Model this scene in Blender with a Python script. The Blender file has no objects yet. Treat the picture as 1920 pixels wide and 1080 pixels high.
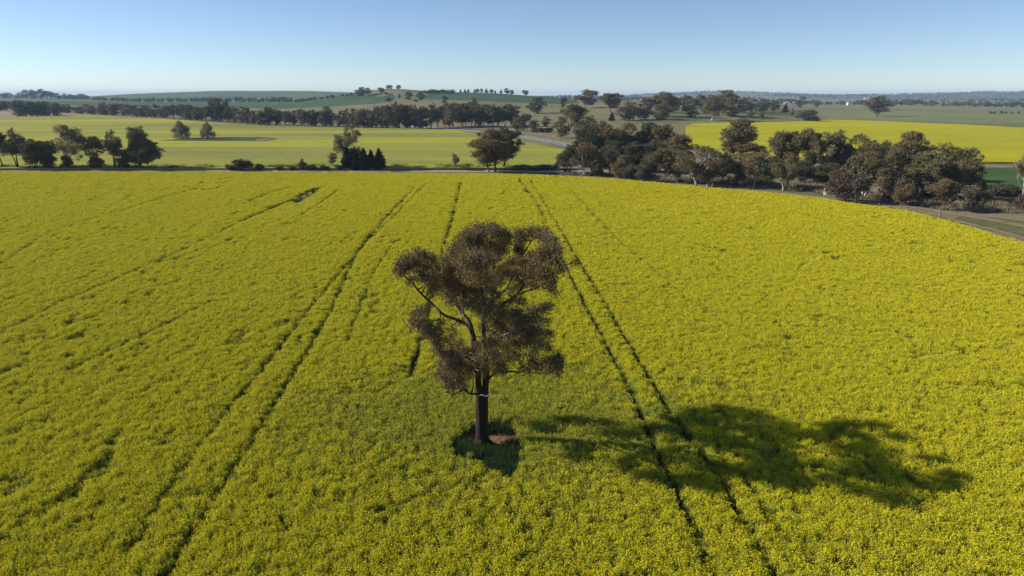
import bpy, math, random
import numpy as np
from mathutils import Vector, geometry
R = math.radians
S = bpy.context.scene
COL = S.collection

# ---------------------------------------------------------------- camera, sky, sun, exposure
CAM_H = 25.0
PITCH = 15.71
cd = bpy.data.cameras.new("camera"); cam = bpy.data.objects.new("camera", cd); COL.objects.link(cam)
cd.lens = 24.0; cd.sensor_width = 36.0; cd.clip_end = 40000; cd.clip_start = 0.5
cam.location = (0, 0, CAM_H); cam.rotation_euler = (R(90 - PITCH), 0, 0)
S.camera = cam
SUN_EL = 28.4
SUN_AZ = math.atan2(4.6, -32.7)            # angle in the xy plane (counter-clockwise from +X) towards the sun
w = bpy.data.worlds.new("World"); S.world = w; w.use_nodes = True
nt = w.node_tree
bg = nt.nodes["Background"]
sky = nt.nodes.new("ShaderNodeTexSky"); sky.sky_type = 'NISHITA'; sky.sun_disc = False
sky.sun_elevation = R(SUN_EL); sky.sun_rotation = math.pi/2 - SUN_AZ
sky.altitude = 3000; sky.air_density = 1.0; sky.dust_density = 0.1; sky.ozone_density = 1.6
tint = nt.nodes.new("ShaderNodeMix"); tint.data_type = 'RGBA'; tint.blend_type = 'MULTIPLY'; tint.inputs[0].default_value = 1.0
nt.links.new(sky.outputs[0], tint.inputs[6]); tint.inputs[7].default_value = (0.94, 0.975, 1.05, 1)
nt.links.new(tint.outputs[2], bg.inputs[0]); bg.inputs[1].default_value = 0.082
sl = bpy.data.lights.new("sun", 'SUN'); so = bpy.data.objects.new("sun", sl); COL.objects.link(so)
sl.energy = 5.0; sl.angle = R(0.5); sl.color = (1.0, 0.93, 0.82)
sdir = Vector((math.cos(SUN_AZ)*math.cos(R(SUN_EL)), math.sin(SUN_AZ)*math.cos(R(SUN_EL)), math.sin(R(SUN_EL))))
so.rotation_euler = sdir.to_track_quat('Z', 'Y').to_euler(); so.location = (-60, 30, 60)
S.view_settings.view_transform = 'Standard'; S.view_settings.look = 'None'
S.view_settings.exposure = 0.55; S.view_settings.gamma = 1.0
S.cycles.max_bounces = 5; S.cycles.diffuse_bounces = 3; S.cycles.transparent_max_bounces = 4
S.cycles.volume_bounces = 0

# ---------------------------------------------------------------- terrain heights
sp_, cp_ = math.sin(R(PITCH)), math.cos(R(PITCH))
YS = np.array([0, 600, 750, 950, 1200, 1500, 2000, 3000, 4200, 6000, 9000, 14000], float)
TAB = [(-1400, [0,0,0,0,2,5,12,18,18,18,10,0]),
       (0,    [0,0,0,0,2,6,15,14,13,13,10,0]),
       (150,  [0,0,0,0,2,6,13,20,16,14,10,0]),
       (250,  [0,0,0,0,1,5,11,33,25,18,10,0]),
       (400,  [0,0,0,0,1,4,9,48,34,20,10,0]),
       (540,  [0,0,0,1,4,12,12,47,34,20,10,0]),
       (600,  [0,0,0,3,9,20,15,46,34,20,10,0]),
       (690,  [0,0,1,6,18,38,26,38,25,18,10,0]),
       (740,  [0,0,1,8,20,42,28,30,22,18,10,0]),
       (820,  [0,0,1,8,20,34,24,20,18,16,10,0]),
       (880,  [0,0,1,8,20,33,23,18,16,16,10,0]),
       (950,  [0,0,1,8,18,30,20,16,14,16,10,0]),
       (1000, [0,0,1,9,17,25,18,15,13,16,20,0]),
       (1070, [0,0,2,10,15,18,15,12,12,20,25,0]),
       (1150, [0,0,3,13,14,12,10,10,12,32,30,0]),
       (1250, [0,0,4,16,14,10,8,8,12,45,30,0]),
       (1330, [0,0,4,15,13,8,6,6,12,62,30,0]),
       (1440, [0,0,2,9,8,4,3,4,10,46,30,0]),
       (1520, [0,0,0,1,1,1,1,2,6,30,20,0]),
       (1700, [0,0,0,0,0,0,0,1,7,40,30,0]),
       (1920, [0,0,0,0,0,0,0,2,10,56,40,0]),
       (3300, [0,0,0,0,0,0,0,2,10,50,40,0])]
_px = np.array([t[0] for t in TAB], float); _tab = np.array([t[1] for t in TAB], float)
_q = np.linspace(-1400, 3300, 941)                      # every 5 px of bearing
_ly = np.linspace(math.log(300), math.log(14000), 400)
def _build():
    a = np.empty((len(_px), len(_ly)))
    for i in range(len(_px)): a[i] = np.interp(np.exp(_ly), YS, _tab[i])
    b = np.empty((len(_q), len(_ly)))
    for j in range(len(_ly)): b[:, j] = np.interp(_q, _px, a[:, j])
    def blur(m, n, ax):
        k = np.hanning(n+2)[1:-1]; k /= k.sum()
        p = [(0, 0), (0, 0)]; p[ax] = (n//2, n//2)
        m = np.pad(m, p, mode='edge')
        return np.apply_along_axis(lambda v: np.convolve(v, k, 'valid'), ax, m)
    return blur(blur(b, 17, 0), 13, 1)
_H = _build()
def height(x, y):
    x = np.asarray(x, float); y = np.asarray(y, float)
    yy = np.maximum(y, 300.0)
    q = (960 + 1324*x/yy + 1400)/5.0
    q = np.clip(q, 0, len(_q)-1.001); l = np.clip((np.log(yy)-_ly[0])/(_ly[1]-_ly[0]), 0, len(_ly)-1.001)
    i = q.astype(int); j = l.astype(int); fq = q-i; fl = l-j
    v = (_H[i,j]*(1-fq)*(1-fl)+_H[i+1,j]*fq*(1-fl)+_H[i,j+1]*(1-fq)*fl+_H[i+1,j+1]*fq*fl)
    far = np.clip((y-2600)/2500, 0, 1)
    v = v + far*(4*np.sin(x*0.0031+1.3)+3*np.sin(x*0.0083+y*0.001)+2*np.sin(x*0.019))
    return np.where(y > 300, v, 0.0)
def ray(px, py):
    u = (px-960)/1280.0; v = (py-540)/1280.0
    fy = cp_ - v*sp_
    return u/fy, -(sp_+v*cp_)/fy                         # dX/dY, dZ/dY
_march = np.geomspace(20, 12000, 6000)
def G(px, py, lift=0.0):
    """ground point seen at a pixel of the photograph"""
    a, b = ray(px, py)
    z = CAM_H + b*_march; g = height(a*_march, _march) + lift
    k = np.nonzero(z <= g)[0]
    if not len(k) or _march[k[0]] > 7500:                # just over a crest: stand on the crest
        ok = (_march > 800) & (_march < 3600); j = np.argmin(np.where(ok, (z-g)/_march, 1e9))
        return a*_march[j], _march[j]
    i = k[0]
    if 0 < i:
        d0 = z[i-1]-g[i-1]; d1 = z[i]-g[i]
        t = d0/(d0-d1) if d0 != d1 else 0
        Y = _march[i-1]+(t if len(k) else 1)*(_march[i]-_march[i-1])
    else: Y = _march[0]
    return a*Y, Y
def PY(px, Y):
    """ground point at bearing px and distance Y"""
    return (px-960)/1324.0*Y, Y

# ---------------------------------------------------------------- helpers
def mesh_np(name, verts, faces, mats, midx=None, smooth=False, fsize=None):
    """faces: (n,k) int array, or list of arrays with different k"""
    me = bpy.data.meshes.new(name)
    if isinstance(faces, np.ndarray): faces = [faces]
    faces = [f for f in faces if len(f)]
    verts = np.asarray(verts, np.float32)
    me.vertices.add(len(verts)); me.vertices.foreach_set("co", verts.ravel())
    loops = np.concatenate([f.ravel() for f in faces]).astype(np.int32)
    sizes = np.concatenate([np.full(len(f), f.shape[1]) for f in faces]).astype(np.int32)
    starts = np.concatenate([[0], np.cumsum(sizes)[:-1]]).astype(np.int32)
    me.loops.add(len(loops)); me.loops.foreach_set("vertex_index", loops)
    me.polygons.add(len(sizes)); me.polygons.foreach_set("loop_start", starts)
    if midx is not None: me.polygons.foreach_set("material_index", np.asarray(midx, np.int32))
    me.polygons.foreach_set("use_smooth", np.full(len(sizes), smooth))
    for m in mats: me.materials.append(m)
    me.update(calc_edges=True); me.validate()
    return me
def link(name, me, parent=None):
    o = bpy.data.objects.new(name, me); COL.objects.link(o)
    if parent is not None: o.parent = parent
    return o
def tag(o, label=None, cat=None, group=None, kind=None):
    if label: o["label"] = label
    if cat: o["category"] = cat
    if group: o["group"] = group
    if kind: o["kind"] = kind
    return o
def vnoise(x, y, seed=0):
    """smooth value noise, -1..1"""
    xi = np.floor(x).astype(np.int64); yi = np.floor(y).astype(np.int64); fx = x-xi; fy = y-yi
    fx = fx*fx*(3-2*fx); fy = fy*fy*(3-2*fy)
    def hsh(a, b):
        n = (a*374761393 + b*668265263 + seed*1274126177) & 0xffffffff
        n = ((n ^ (n >> 13))*1274126177) & 0xffffffff
        n = (n ^ (n >> 16)) & 0xffffff
        return n/float(0xffffff)*2-1
    return (hsh(xi, yi)*(1-fx)*(1-fy)+hsh(xi+1, yi)*fx*(1-fy)+hsh(xi, yi+1)*(1-fx)*fy+hsh(xi+1, yi+1)*fx*fy)
def inside(poly, x, y):
    poly = np.asarray(poly); c = np.zeros(x.shape, bool); n = len(poly); j = n-1
    for i in range(n):
        xi, yi = poly[i]; xj, yj = poly[j]
        with np.errstate(divide='ignore', invalid='ignore'):
            t = ((yi > y) != (yj > y)) & (x < (xj-xi)*(y-yi)/(yj-yi+1e-12)+xi)
        c ^= t; j = i
    return c
def seg_dist(line, x, y):
    d = np.full(x.shape, 1e9)
    for (x0, y0), (x1, y1) in zip(line[:-1], line[1:]):
        dx, dy = x1-x0, y1-y0; L = dx*dx+dy*dy
        t = np.clip(((x-x0)*dx+(y-y0)*dy)/L, 0, 1)
        d = np.minimum(d, np.hypot(x-x0-t*dx, y-y0-t*dy))
    return d

# ---------------------------------------------------------------- materials
def node_mat(name, rough=0.9, spec=0.1):
    m = bpy.data.materials.new(name); m.use_nodes = True
    b = m.node_tree.nodes["Principled BSDF"]; b.inputs["Roughness"].default_value = rough
    b.inputs["Specular IOR Level"].default_value = spec
    return m, m.node_tree, b
def ramp(nt, src, stops):
    r = nt.nodes.new("ShaderNodeValToRGB"); e = r.color_ramp.elements
    e[0].position = stops[0][0]; e[0].color = (*stops[0][1], 1)
    e[1].position = stops[-1][0]; e[1].color = (*stops[-1][1], 1)
    for p, c in stops[1:-1]:
        q = e.new(p); q.color = (*c, 1)
    nt.links.new(src, r.inputs[0]); return r.outputs[0]
def noise(nt, scale, stretch=(1, 1, 1), detail=4, rough=0.6, coord="Object"):
    tc = nt.nodes.new("ShaderNodeTexCoord"); mp = nt.nodes.new("ShaderNodeMapping")
    mp.inputs["Scale"].default_value = stretch
    nt.links.new(tc.outputs[coord], mp.inputs[0])
    n = nt.nodes.new("ShaderNodeTexNoise"); n.inputs["Scale"].default_value = scale
    n.inputs["Detail"].default_value = detail; n.inputs["Roughness"].default_value = rough
    nt.links.new(mp.outputs[0], n.inputs["Vector"]); return n.outputs[0]
def mix(nt, fac, a, b, mode='MIX'):
    m = nt.nodes.new("ShaderNodeMix"); m.data_type = 'RGBA'; m.blend_type = mode
    for sock, v in ((m.inputs[0], fac), (m.inputs[6], a), (m.inputs[7], b)):
        if isinstance(v, (int, float)): sock.default_value = v
        elif isinstance(v, tuple): sock.default_value = (*v, 1)
        else: nt.links.new(v, sock)
    return m.outputs[2]
def bump(nt, b, src, strength, dist):
    n = nt.nodes.new("ShaderNodeBump"); n.inputs["Strength"].default_value = strength
    n.inputs["Distance"].default_value = dist
    nt.links.new(src, n.inputs["Height"]); nt.links.new(n.outputs[0], b.inputs["Normal"])
def ground_mat(name, c1, c2, c3, big=0.02, fine=0.6, stretch=(1, 1, 1), bmp=0.5, bdist=0.3):
    m, nt, b = node_mat(name, 0.95, 0.05)
    n1 = noise(nt, big, stretch, 5, 0.6); n3 = noise(nt, fine*.35, (3.0*stretch[0], .12, 1), 3, 0.5); n2 = noise(nt, fine, stretch, 5, 0.7)
    a = ramp(nt, n1, [(0.33, c1), (0.5, c2), (0.68, c3)])
    d = ramp(nt, n2, [(0.3, (0.62, 0.62, 0.62)), (0.7, (1.25, 1.25, 1.25))])
    a = mix(nt, 0.6, a, ramp(nt, n3, [(0.35, (0.84, 0.84, 0.84)), (0.65, (1.12, 1.12, 1.12))]), 'MULTIPLY')
    nt.links.new(mix(nt, 0.8, a, d, 'MULTIPLY'), b.inputs["Base Color"])
    bump(nt, b, n2, bmp, bdist)
    return m
def leaf_mat(name, cols, transl=0.25, hue_var=0.35):
    """leaves: colour differs from leaf to leaf and a little from tree to tree"""
    m, nt, b = node_mat(name, 0.65, 0.10)
    geo = nt.nodes.new("ShaderNodeNewGeometry"); oi = nt.nodes.new("ShaderNodeObjectInfo")
    c = ramp(nt, geo.outputs["Random Per Island"], [(0.0, cols[0]), (0.5, cols[1]), (1.0, cols[2])])
    t = ramp(nt, oi.outputs["Random"], [(0.0, (0.72, 0.74, 0.78)), (0.35, (1.0, 0.92, 0.86)), (0.65, (0.86, 1.0, 0.84)), (1.0, (1.2, 1.1, 0.95))])
    c = mix(nt, hue_var*2 if hue_var < .5 else 1.0, c, t, 'MULTIPLY')
    nt.links.new(c, b.inputs["Base Color"])
    tr = nt.nodes.new("ShaderNodeBsdfTranslucent"); nt.links.new(c, tr.inputs[0])
    mx = nt.nodes.new("ShaderNodeMixShader"); mx.inputs[0].default_value = transl
    out = nt.nodes["Material Output"]
    nt.links.new(b.outputs[0], mx.inputs[1]); nt.links.new(tr.outputs[0], mx.inputs[2]); nt.links.new(mx.outputs[0], out.inputs[0])
    return m
def bark_mat(name, dark, pale, lo=0.45, hi=0.62, scale=1.2, stretch=(1, 1, 0.25)):
    m, nt, b = node_mat(name, 0.85, 0.15)
    n = noise(nt, scale, stretch, 5, 0.65)
    n2 = noise(nt, scale*8, stretch, 3, 0.6)
    c = ramp(nt, n, [(lo, dark), (hi, pale)])
    c = mix(nt, 0.7, c, ramp(nt, n2, [(0.3, (0.6, 0.6, 0.6)), (0.7, (1.2, 1.2, 1.2))]), 'MULTIPLY')
    nt.links.new(c, b.inputs["Base Color"]); bump(nt, b, n2, 0.6, 0.05)
    return m
def plain_mat(name, col, rough=0.7, var=0.25, scale=6.0):
    m, nt, b = node_mat(name, rough, 0.3)
    n = noise(nt, scale, (1, 1, 1), 4, 0.6)
    k = 1-var
    nt.links.new(mix(nt, 1.0, col, ramp(nt, n, [(0.3, (k, k, k)), (0.7, (1.05, 1.05, 1.05))]), 'MULTIPLY'), b.inputs["Base Color"])
    return m

M_FLOWER = leaf_mat("canola_flower", [(0.58, 0.51, 0.012), (0.66, 0.60, 0.018), (0.74, 0.70, 0.035)], 0.20, 0.1)
M_STEM = leaf_mat("canola_stem", [(0.20, 0.235, 0.035), (0.30, 0.33, 0.055), (0.40, 0.42, 0.08)], 0.30, 0.1)
M_GRASS = leaf_mat("grass_blade", [(0.030, 0.060, 0.018), (0.045, 0.080, 0.024), (0.07, 0.105, 0.035)], 0.25, 0.1)
M_STRAW = leaf_mat("dry_grass_blade", [(0.22, 0.18, 0.11), (0.30, 0.25, 0.16), (0.16, 0.15, 0.08)], 0.25, 0.1)
M_GUM = leaf_mat("gum_leaf", [(0.107, 0.092, 0.046), (0.181, 0.150, 0.075), (0.288, 0.222, 0.124)], 0.16)
M_GUMDARK = leaf_mat("dark_gum_leaf", [(0.061, 0.069, 0.035), (0.111, 0.112, 0.059), (0.173, 0.161, 0.086)], 0.12)
M_PINE = leaf_mat("pine_needle", [(0.016, 0.024, 0.014), (0.026, 0.036, 0.018), (0.045, 0.055, 0.028)], 0.08)
M_BROWN = leaf_mat("brown_shrub_leaf", [(0.092, 0.063, 0.041), (0.138, 0.101, 0.069), (0.184, 0.138, 0.098)], 0.12)
M_PALE = leaf_mat("pale_gum_leaf", [(0.168, 0.147, 0.076), (0.269, 0.227, 0.126), (0.403, 0.335, 0.201)], 0.2)
M_TWIG = leaf_mat("bare_twig", [(0.22, 0.19, 0.10), (0.30, 0.26, 0.145), (0.38, 0.33, 0.20)], 0.1)
M_HERO = leaf_mat("lone_gum_leaf", [(0.085, 0.063, 0.026), (0.165, 0.125, 0.054), (0.32, 0.245, 0.120)], 0.22, 0.0)
M_BARK = bark_mat("gum_bark", (0.055, 0.042, 0.034), (0.36, 0.32, 0.27), 0.5, 0.66)
M_BARKPALE = bark_mat("pale_gum_bark", (0.16, 0.13, 0.11), (0.62, 0.58, 0.52), 0.38, 0.52)
M_BARKDARK = bark_mat("dark_bark", (0.035, 0.028, 0.024), (0.10, 0.08, 0.065), 0.45, 0.65)
def rough_to_smooth_bark():
    """old rough bark below, pale smooth bark showing in streaks higher up"""
    m, nt, b = node_mat("lone_gum_bark", 0.85, 0.15)
    tc = nt.nodes.new("ShaderNodeTexCoord"); sx = nt.nodes.new("ShaderNodeSeparateXYZ"); nt.links.new(tc.outputs["Object"], sx.inputs[0])
    mr = nt.nodes.new("ShaderNodeMapRange"); mr.inputs[1].default_value = 0.5; mr.inputs[2].default_value = 8.0; mr.inputs[3].default_value = -0.20; mr.inputs[4].default_value = 0.06
    nt.links.new(sx.outputs[2], mr.inputs[0])
    n = noise(nt, 0.9, (1, 1, 0.35), 5, 0.65); ad = nt.nodes.new("ShaderNodeMath"); nt.links.new(n, ad.inputs[0]); nt.links.new(mr.outputs[0], ad.inputs[1])
    n2 = noise(nt, 7, (1, 1, 0.25), 3, 0.6)
    c = ramp(nt, ad.outputs[0], [(0.50, (0.032, 0.021, 0.017)), (0.58, (0.12, 0.09, 0.075)), (0.66, (0.42, 0.36, 0.33))])
    c = mix(nt, 0.8, c, ramp(nt, n2, [(0.3, (0.5, 0.5, 0.5)), (0.7, (1.2, 1.2, 1.2))]), 'MULTIPLY')
    nt.links.new(c, b.inputs["Base Color"]); bump(nt, b, n2, 0.8, 0.08); return m
M_HBARK = rough_to_smooth_bark()
M_WOOD = plain_mat("weathered_post", (0.22, 0.19, 0.16))
M_WHITE = plain_mat("white_paint", (0.78, 0.78, 0.76), 0.5, 0.12)
M_WIRE = plain_mat("fence_wire", (0.30, 0.29, 0.28), 0.5)
M_ROOF = plain_mat("metal_roof", (0.62, 0.62, 0.62), 0.45, 0.15)
M_WALL = plain_mat("pale_wall", (0.66, 0.62, 0.56), 0.8, 0.12)
M_PANE = plain_mat("window_glass", (0.05, 0.06, 0.08), 0.15)

G_PASTURE = ground_mat("pasture_ground", (0.15, 0.14, 0.065), (0.20, 0.175, 0.09), (0.115, 0.14, 0.05), 0.008, 0.25, (1, 1, 1))
G_SOIL = ground_mat("crop_soil", (0.030, 0.028, 0.012), (0.045, 0.042, 0.018), (0.03, 0.04, 0.014), 0.1, 2.0)
G_REDSOIL = ground_mat("red_soil", (0.20, 0.105, 0.055), (0.30, 0.155, 0.080), (0.15, 0.08, 0.045), 0.35, 6.0, bdist=0.08)
G_DIRT = ground_mat("dirt_road_surface", (0.30, 0.25, 0.20), (0.38, 0.32, 0.26), (0.27, 0.22, 0.16), 0.15, 2.5)
G_TRACK = ground_mat("red_track_surface", (0.22, 0.16, 0.10), (0.25, 0.19, 0.115), (0.15, 0.15, 0.07), 0.12, 1.5)
G_ASPH = ground_mat("asphalt", (0.115, 0.113, 0.112), (0.14, 0.138, 0.137), (0.10, 0.098, 0.096), 0.05, 1.0)
G_WHEAT = ground_mat("wheat_green", (0.045, 0.085, 0.028), (0.056, 0.100, 0.033), (0.068, 0.110, 0.038), 0.006, 0.12, (0.35, 1, 1))
G_WHEAT2 = ground_mat("pale_wheat_green", (0.135, 0.160, 0.060), (0.170, 0.190, 0.075), (0.200, 0.205, 0.095), 0.006, 0.10, (0.25, 1, 1))
G_HILL = ground_mat("hill_green", (0.075, 0.12, 0.05), (0.095, 0.135, 0.06), (0.11, 0.14, 0.06), 0.002, 0.05, (0.4, 1, 1))
G_BARE = ground_mat("bare_paddock", (0.26, 0.19, 0.12), (0.32, 0.24, 0.155), (0.22, 0.17, 0.10), 0.02, 0.3, (0.4, 1, 1))
G_GREY = ground_mat("dry_grass_ground", (0.19, 0.16, 0.105), (0.23, 0.19, 0.125), (0.12, 0.13, 0.06), 0.06, 1.2)
G_KNOLL = ground_mat("knoll_grass", (0.10, 0.12, 0.045), (0.15, 0.155, 0.07), (0.20, 0.185, 0.105), 0.02, 0.3)
G_VERGE = ground_mat("verge_grass", (0.075, 0.10, 0.035), (0.12, 0.125, 0.05), (0.19, 0.16, 0.095), 0.05, 0.8)
def canola_top(name, greens, yellows):
    m, nt, b = node_mat(name, 0.9, 0.05)
    a = noise(nt, 0.006, (0.28, 1.6, 1), 5, 0.6); f = noise(nt, 0.05, (0.22, 1.5, 1), 4, 0.65); g = noise(nt, 0.9, (0.5, 1, 1), 4, 0.7)
    c = ramp(nt, a, [(0.30, greens[0]), (0.46, greens[1]), (0.56, yellows[0]), (0.72, yellows[1])])
    c2 = ramp(nt, f, [(0.35, (0.80, 0.86, 0.9)), (0.65, (1.12, 1.08, 1.0))])
    c3 = ramp(nt, g, [(0.3, (0.72, 0.76, 0.7)), (0.7, (1.15, 1.12, 1.1))])
    c = mix(nt, 0.9, c, c2, 'MULTIPLY'); c = mix(nt, 0.9, c, c3, 'MULTIPLY')
    nt.links.new(c, b.inputs["Base Color"]); bump(nt, b, g, 0.8, 0.5)
    return m
G_CANOLA_MID = canola_top("thin_canola", [(0.185, 0.19, 0.060), (0.26, 0.26, 0.055)], [(0.34, 0.33, 0.040), (0.42, 0.39, 0.022)])
G_CANOLA_FAR = canola_top("full_canola", [(0.34, 0.32, 0.014), (0.38, 0.35, 0.012)], [(0.41, 0.375, 0.010), (0.45, 0.40, 0.010)])

# ---------------------------------------------------------------- ground sheet
def warped(n, lim, k):
    t = np.linspace(-1, 1, n); return np.sinh(t*k)/math.sinh(k)*lim
def ground_sheet():
    xs = warped(360, 14000, 5.2)
    ys = np.concatenate([[-400, -120], np.geomspace(30, 13500, 420)-30])
    X, Y = np.meshgrid(xs, ys, indexing='ij')
    Z = height(X, Y)
    V = np.stack([X, Y, Z], -1).reshape(-1, 3)
    nx, ny = len(xs), len(ys)
    i = np.arange(nx-1)[:, None]*ny + np.arange(ny-1)[None, :]
    F = np.stack([i, i+ny, i+ny+1, i+1], -1).reshape(-1, 4)
    o = link("ground", mesh_np("ground", V, F, [G_PASTURE], smooth=True)); tag(o, kind='structure')
ground_sheet()

def densify(poly, step, closed=True):
    out = []; n = len(poly)
    for i in range(n if closed else n-1):
        a = np.array(poly[i]); b = np.array(poly[(i+1) % n])
        k = max(1, int(np.hypot(*(b-a))/step(a)))
        for j in range(k): out.append(tuple(a+(b-a)*j/k))
    if not closed: out.append(tuple(poly[-1]))
    return out
def patch(name, poly, mat, lift, kind='structure', skirt=False, label=None, cat=None, wob=0.0, crest=0.0):
    """a land-cover sheet that follows the terrain; poly is in world xy"""
    step = lambda a: max(2.0, 0.03*max(a[1], 60))
    b = densify(poly, step)
    if wob: 
        r = random.Random(len(b)); b = [(x+r.uniform(-1, 1)*wob, y+r.uniform(-1, 1)*wob*2) for x, y in b]
    P = np.array(b); x0, y0 = P.min(0); x1, y1 = P.max(0)
    pts = [tuple(p) for p in b]
    y = y0
    rows = []
    while y < y1:
        d = max(3.0, 0.028*max(y, 60)); rows.append(np.stack([np.arange(x0, x1, d)+(len(rows) % 2)*d/2, np.full(len(np.arange(x0, x1, d)), y)], -1)); y += d
    I = np.concatenate(rows); I = I[inside(P, I[:, 0], I[:, 1])]
    keep = np.ones(len(I), bool)
    for p in P:
        keep &= np.hypot(I[:, 0]-p[0], I[:, 1]-p[1]) > 0.012*max(p[1], 60)
    pts += [tuple(p) for p in I[keep]]
    n = len(b)
    res = geometry.delaunay_2d_cdt([Vector(p) for p in pts], [(i, (i+1) % n) for i in range(n)], [], 1, 1e-4)
    v = np.array([(p.x, p.y) for p in res[0]]); f = np.array([t for t in res[2] if len(t) == 3])
    # keep triangles facing up
    a, bb, c = v[f[:, 0]], v[f[:, 1]], v[f[:, 2]]
    s = (bb[:, 0]-a[:, 0])*(c[:, 1]-a[:, 1])-(bb[:, 1]-a[:, 1])*(c[:, 0]-a[:, 0])
    f[s < 0] = f[s < 0][:, ::-1]
    z = height(v[:, 0], v[:, 1])+lift
    V = np.column_stack([v, z]); faces = [f]
    if skirt:
        B = np.array(b); zb = height(B[:, 0], B[:, 1]); k = len(V)
        V = np.vstack([V, np.column_stack([B, zb+lift]), np.column_stack([B, zb-0.3])])
        i = np.arange(n); j = (i+1) % n
        faces.append(np.stack([k+i, k+j, k+n+j, k+n+i], -1))
    o = link(name, mesh_np(name, V, faces, [mat], smooth=True))
    tag(o, label, cat, kind=kind)
    return o
def pg(*pts, lift=0.0): return [G(a, b, lift) for a, b in pts]
def ribbon(name, line, width, mat, lift):
    """road along a world xy line"""
    L = np.array(densify(line, lambda a: 6.0, closed=False))
    d = np.gradient(L, axis=0); d /= np.linalg.norm(d, axis=1)[:, None]; nrm = np.stack([-d[:, 1], d[:, 0]], -1)
    rows = []
    for k in (-0.5, -0.25, 0, 0.25, 0.5):
        p = L+nrm*width*k; rows.append(np.column_stack([p, height(p[:, 0], p[:, 1])+lift+0.05*(1-abs(k)*2)]))
    V = np.concatenate(rows); n = len(L); F = []
    for r in range(4):
        i = np.arange(n-1)+r*n; F.append(np.stack([i, i+1, i+1+n, i+n], -1)[:, ::-1])
    o = link(name, mesh_np(name, V, np.concatenate(F), [mat], smooth=True)); tag(o, kind='structure'); return o

CROP = 1.15
# edge of the near canola field: far side then right side (seen at the top of the crop)
EDGE = [(-700, 319), (-300, 320), (0, 321), (480, 322.5), (700, 323.5), (960, 326), (1040, 329), (1120, 333), (1200, 339), (1300, 348), (1440, 360),
        (1560, 374), (1700, 394), (1800, 419), (1920, 455), (2060, 510), (2250, 620)]
edge = [G(a, b, CROP) for a, b in EDGE]
field = edge + [(95, 10), (-130, 10), (-400, 120)]
patch("crop_soil", field, G_SOIL, 0.02)

THIN_PATCH = pg((545, 379), (562, 364), (590, 352), (603, 352), (586, 369), (562, 381), lift=.3)
# mid-left thin canola field with a raised crop edge
patch("canola_field", pg((-500, 316), (-500, 228), (0, 221), (60, 217.5), (130, 215.5), (165, 214.5), (300, 222.5), (480, 235), (640, 239), (800, 241.5), (850, 243),
      (900, 252), (960, 262), (1010, 271), (1058, 281), (1045, 300), (1036, 314), (700, 315), (300, 315), lift=0.9), G_CANOLA_MID, 0.9, skirt=True)
patch("canola_field", pg((1286, 236), (1300, 231), (1420, 229), (1480, 228), (1560, 224), (1660, 227), (1800, 233), (1930, 240), (2400, 262),
      (2400, 330), (1950, 304), (1840, 303), (1700, 300), (1500, 292), (1340, 284), (1290, 270), lift=1.0), G_CANOLA_FAR, 1.0, skirt=True)
patch("bare_paddock", pg((-400, 208), (0, 207), (110, 208.5), (235, 212.5), (165, 214.6), (130, 215.6), (60, 217.6), (0, 221), (-400, 226)), G_BARE, 0.15)
patch("bare_paddock", pg((780, 236), (860, 233.5), (960, 234), (1020, 242), (1080, 250), (1120, 262), (1060, 262), (960, 247), (880, 242), (800, 240)), G_GREY, 0.12)
patch("wheat_field", [PY(20, 1500)]+[PY(200, 1480), PY(420, 1330), PY(560, 1180), PY(640, 1110), PY(700, 1090), PY(742, 1180), PY(738, 1330), PY(690, 1400), PY(640, 1480),
      PY(560, 1650), PY(480, 1880), PY(240, 1930), PY(20, 1900), PY(-600, 1900), PY(-600, 1500)], G_WHEAT, 0.25)
patch("hill_field", [PY(-100, 2080), PY(480, 2080), PY(560, 1900), PY(640, 1850), PY(760, 1950), PY(760, 3100), PY(480, 3500), PY(150, 3300), PY(-100, 3000)], G_HILL, 0.3)
patch("hill_field", [PY(650, 1500), PY(700, 1440), PY(760, 1400), PY(800, 1420), PY(815, 1700), PY(700, 1750), PY(640, 1600)], G_HILL, 0.25)
patch("wheat_field", [PY(795, 1210), PY(860, 1170), PY(960, 1130), PY(1050, 1090), PY(1085, 1150), PY(1080, 1500), PY(1000, 1700), PY(880, 1700), PY(812, 1600)], G_WHEAT, 0.25)
patch("wheat_field", pg((1528, 208), (1560, 205), (1700, 207), (1930, 215), (2600, 235), (2600, 262), (1930, 239), (1800, 232), (1660, 226), (1560, 223.3), (1535, 215)), G_WHEAT2, 0.12)
patch("pasture", [PY(1500, 1500), PY(1930, 1150), PY(2600, 900), PY(2600, 2600), PY(1930, 2600), PY(1500, 2600)], G_WHEAT2, 0.2)
patch("hill_field", [PY(1500, 4300), PY(1700, 3800), PY(2400, 3600), PY(2400, 6500), PY(1700, 6500), PY(1500, 6200)], G_HILL, 0.6)
patch("knoll_pasture", pg((1150, 232), (1220, 231), (1300, 230), (1420, 228.3), (1480, 227.3), (1550, 223.5), (1500, 212), (1440, 203), (1350, 200), (1250, 197), (1170, 205)), G_KNOLL, 0.1)
patch("wheat_field", pg((1700, 314), (1840, 314), (1960, 316), (2300, 340), (2300, 395), (1960, 352), (1900, 350), (1800, 346), (1700, 340)), G_WHEAT, 0.10, wob=0.3)
patch("dry_strip", pg((1780, 303.5), (1950, 304.5), (2300, 330), (2300, 342), (1960, 316.3), (1780, 314.3)), G_GREY, 0.06)
patch("grove_floor", pg((1040, 326), (1062, 300), (1075, 262), (1150, 255), (1290, 262), (1345, 288), (1500, 296), (1700, 304), (1780, 312), (1790, 350), (1830, 365),
      (1990, 385), (2100, 470), (1920, 440), (1790, 410), (1700, 388), (1560, 368), (1440, 354), (1300, 341), (1200, 333), (1100, 329)), G_GREY, 0.04, wob=0.4)
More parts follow.
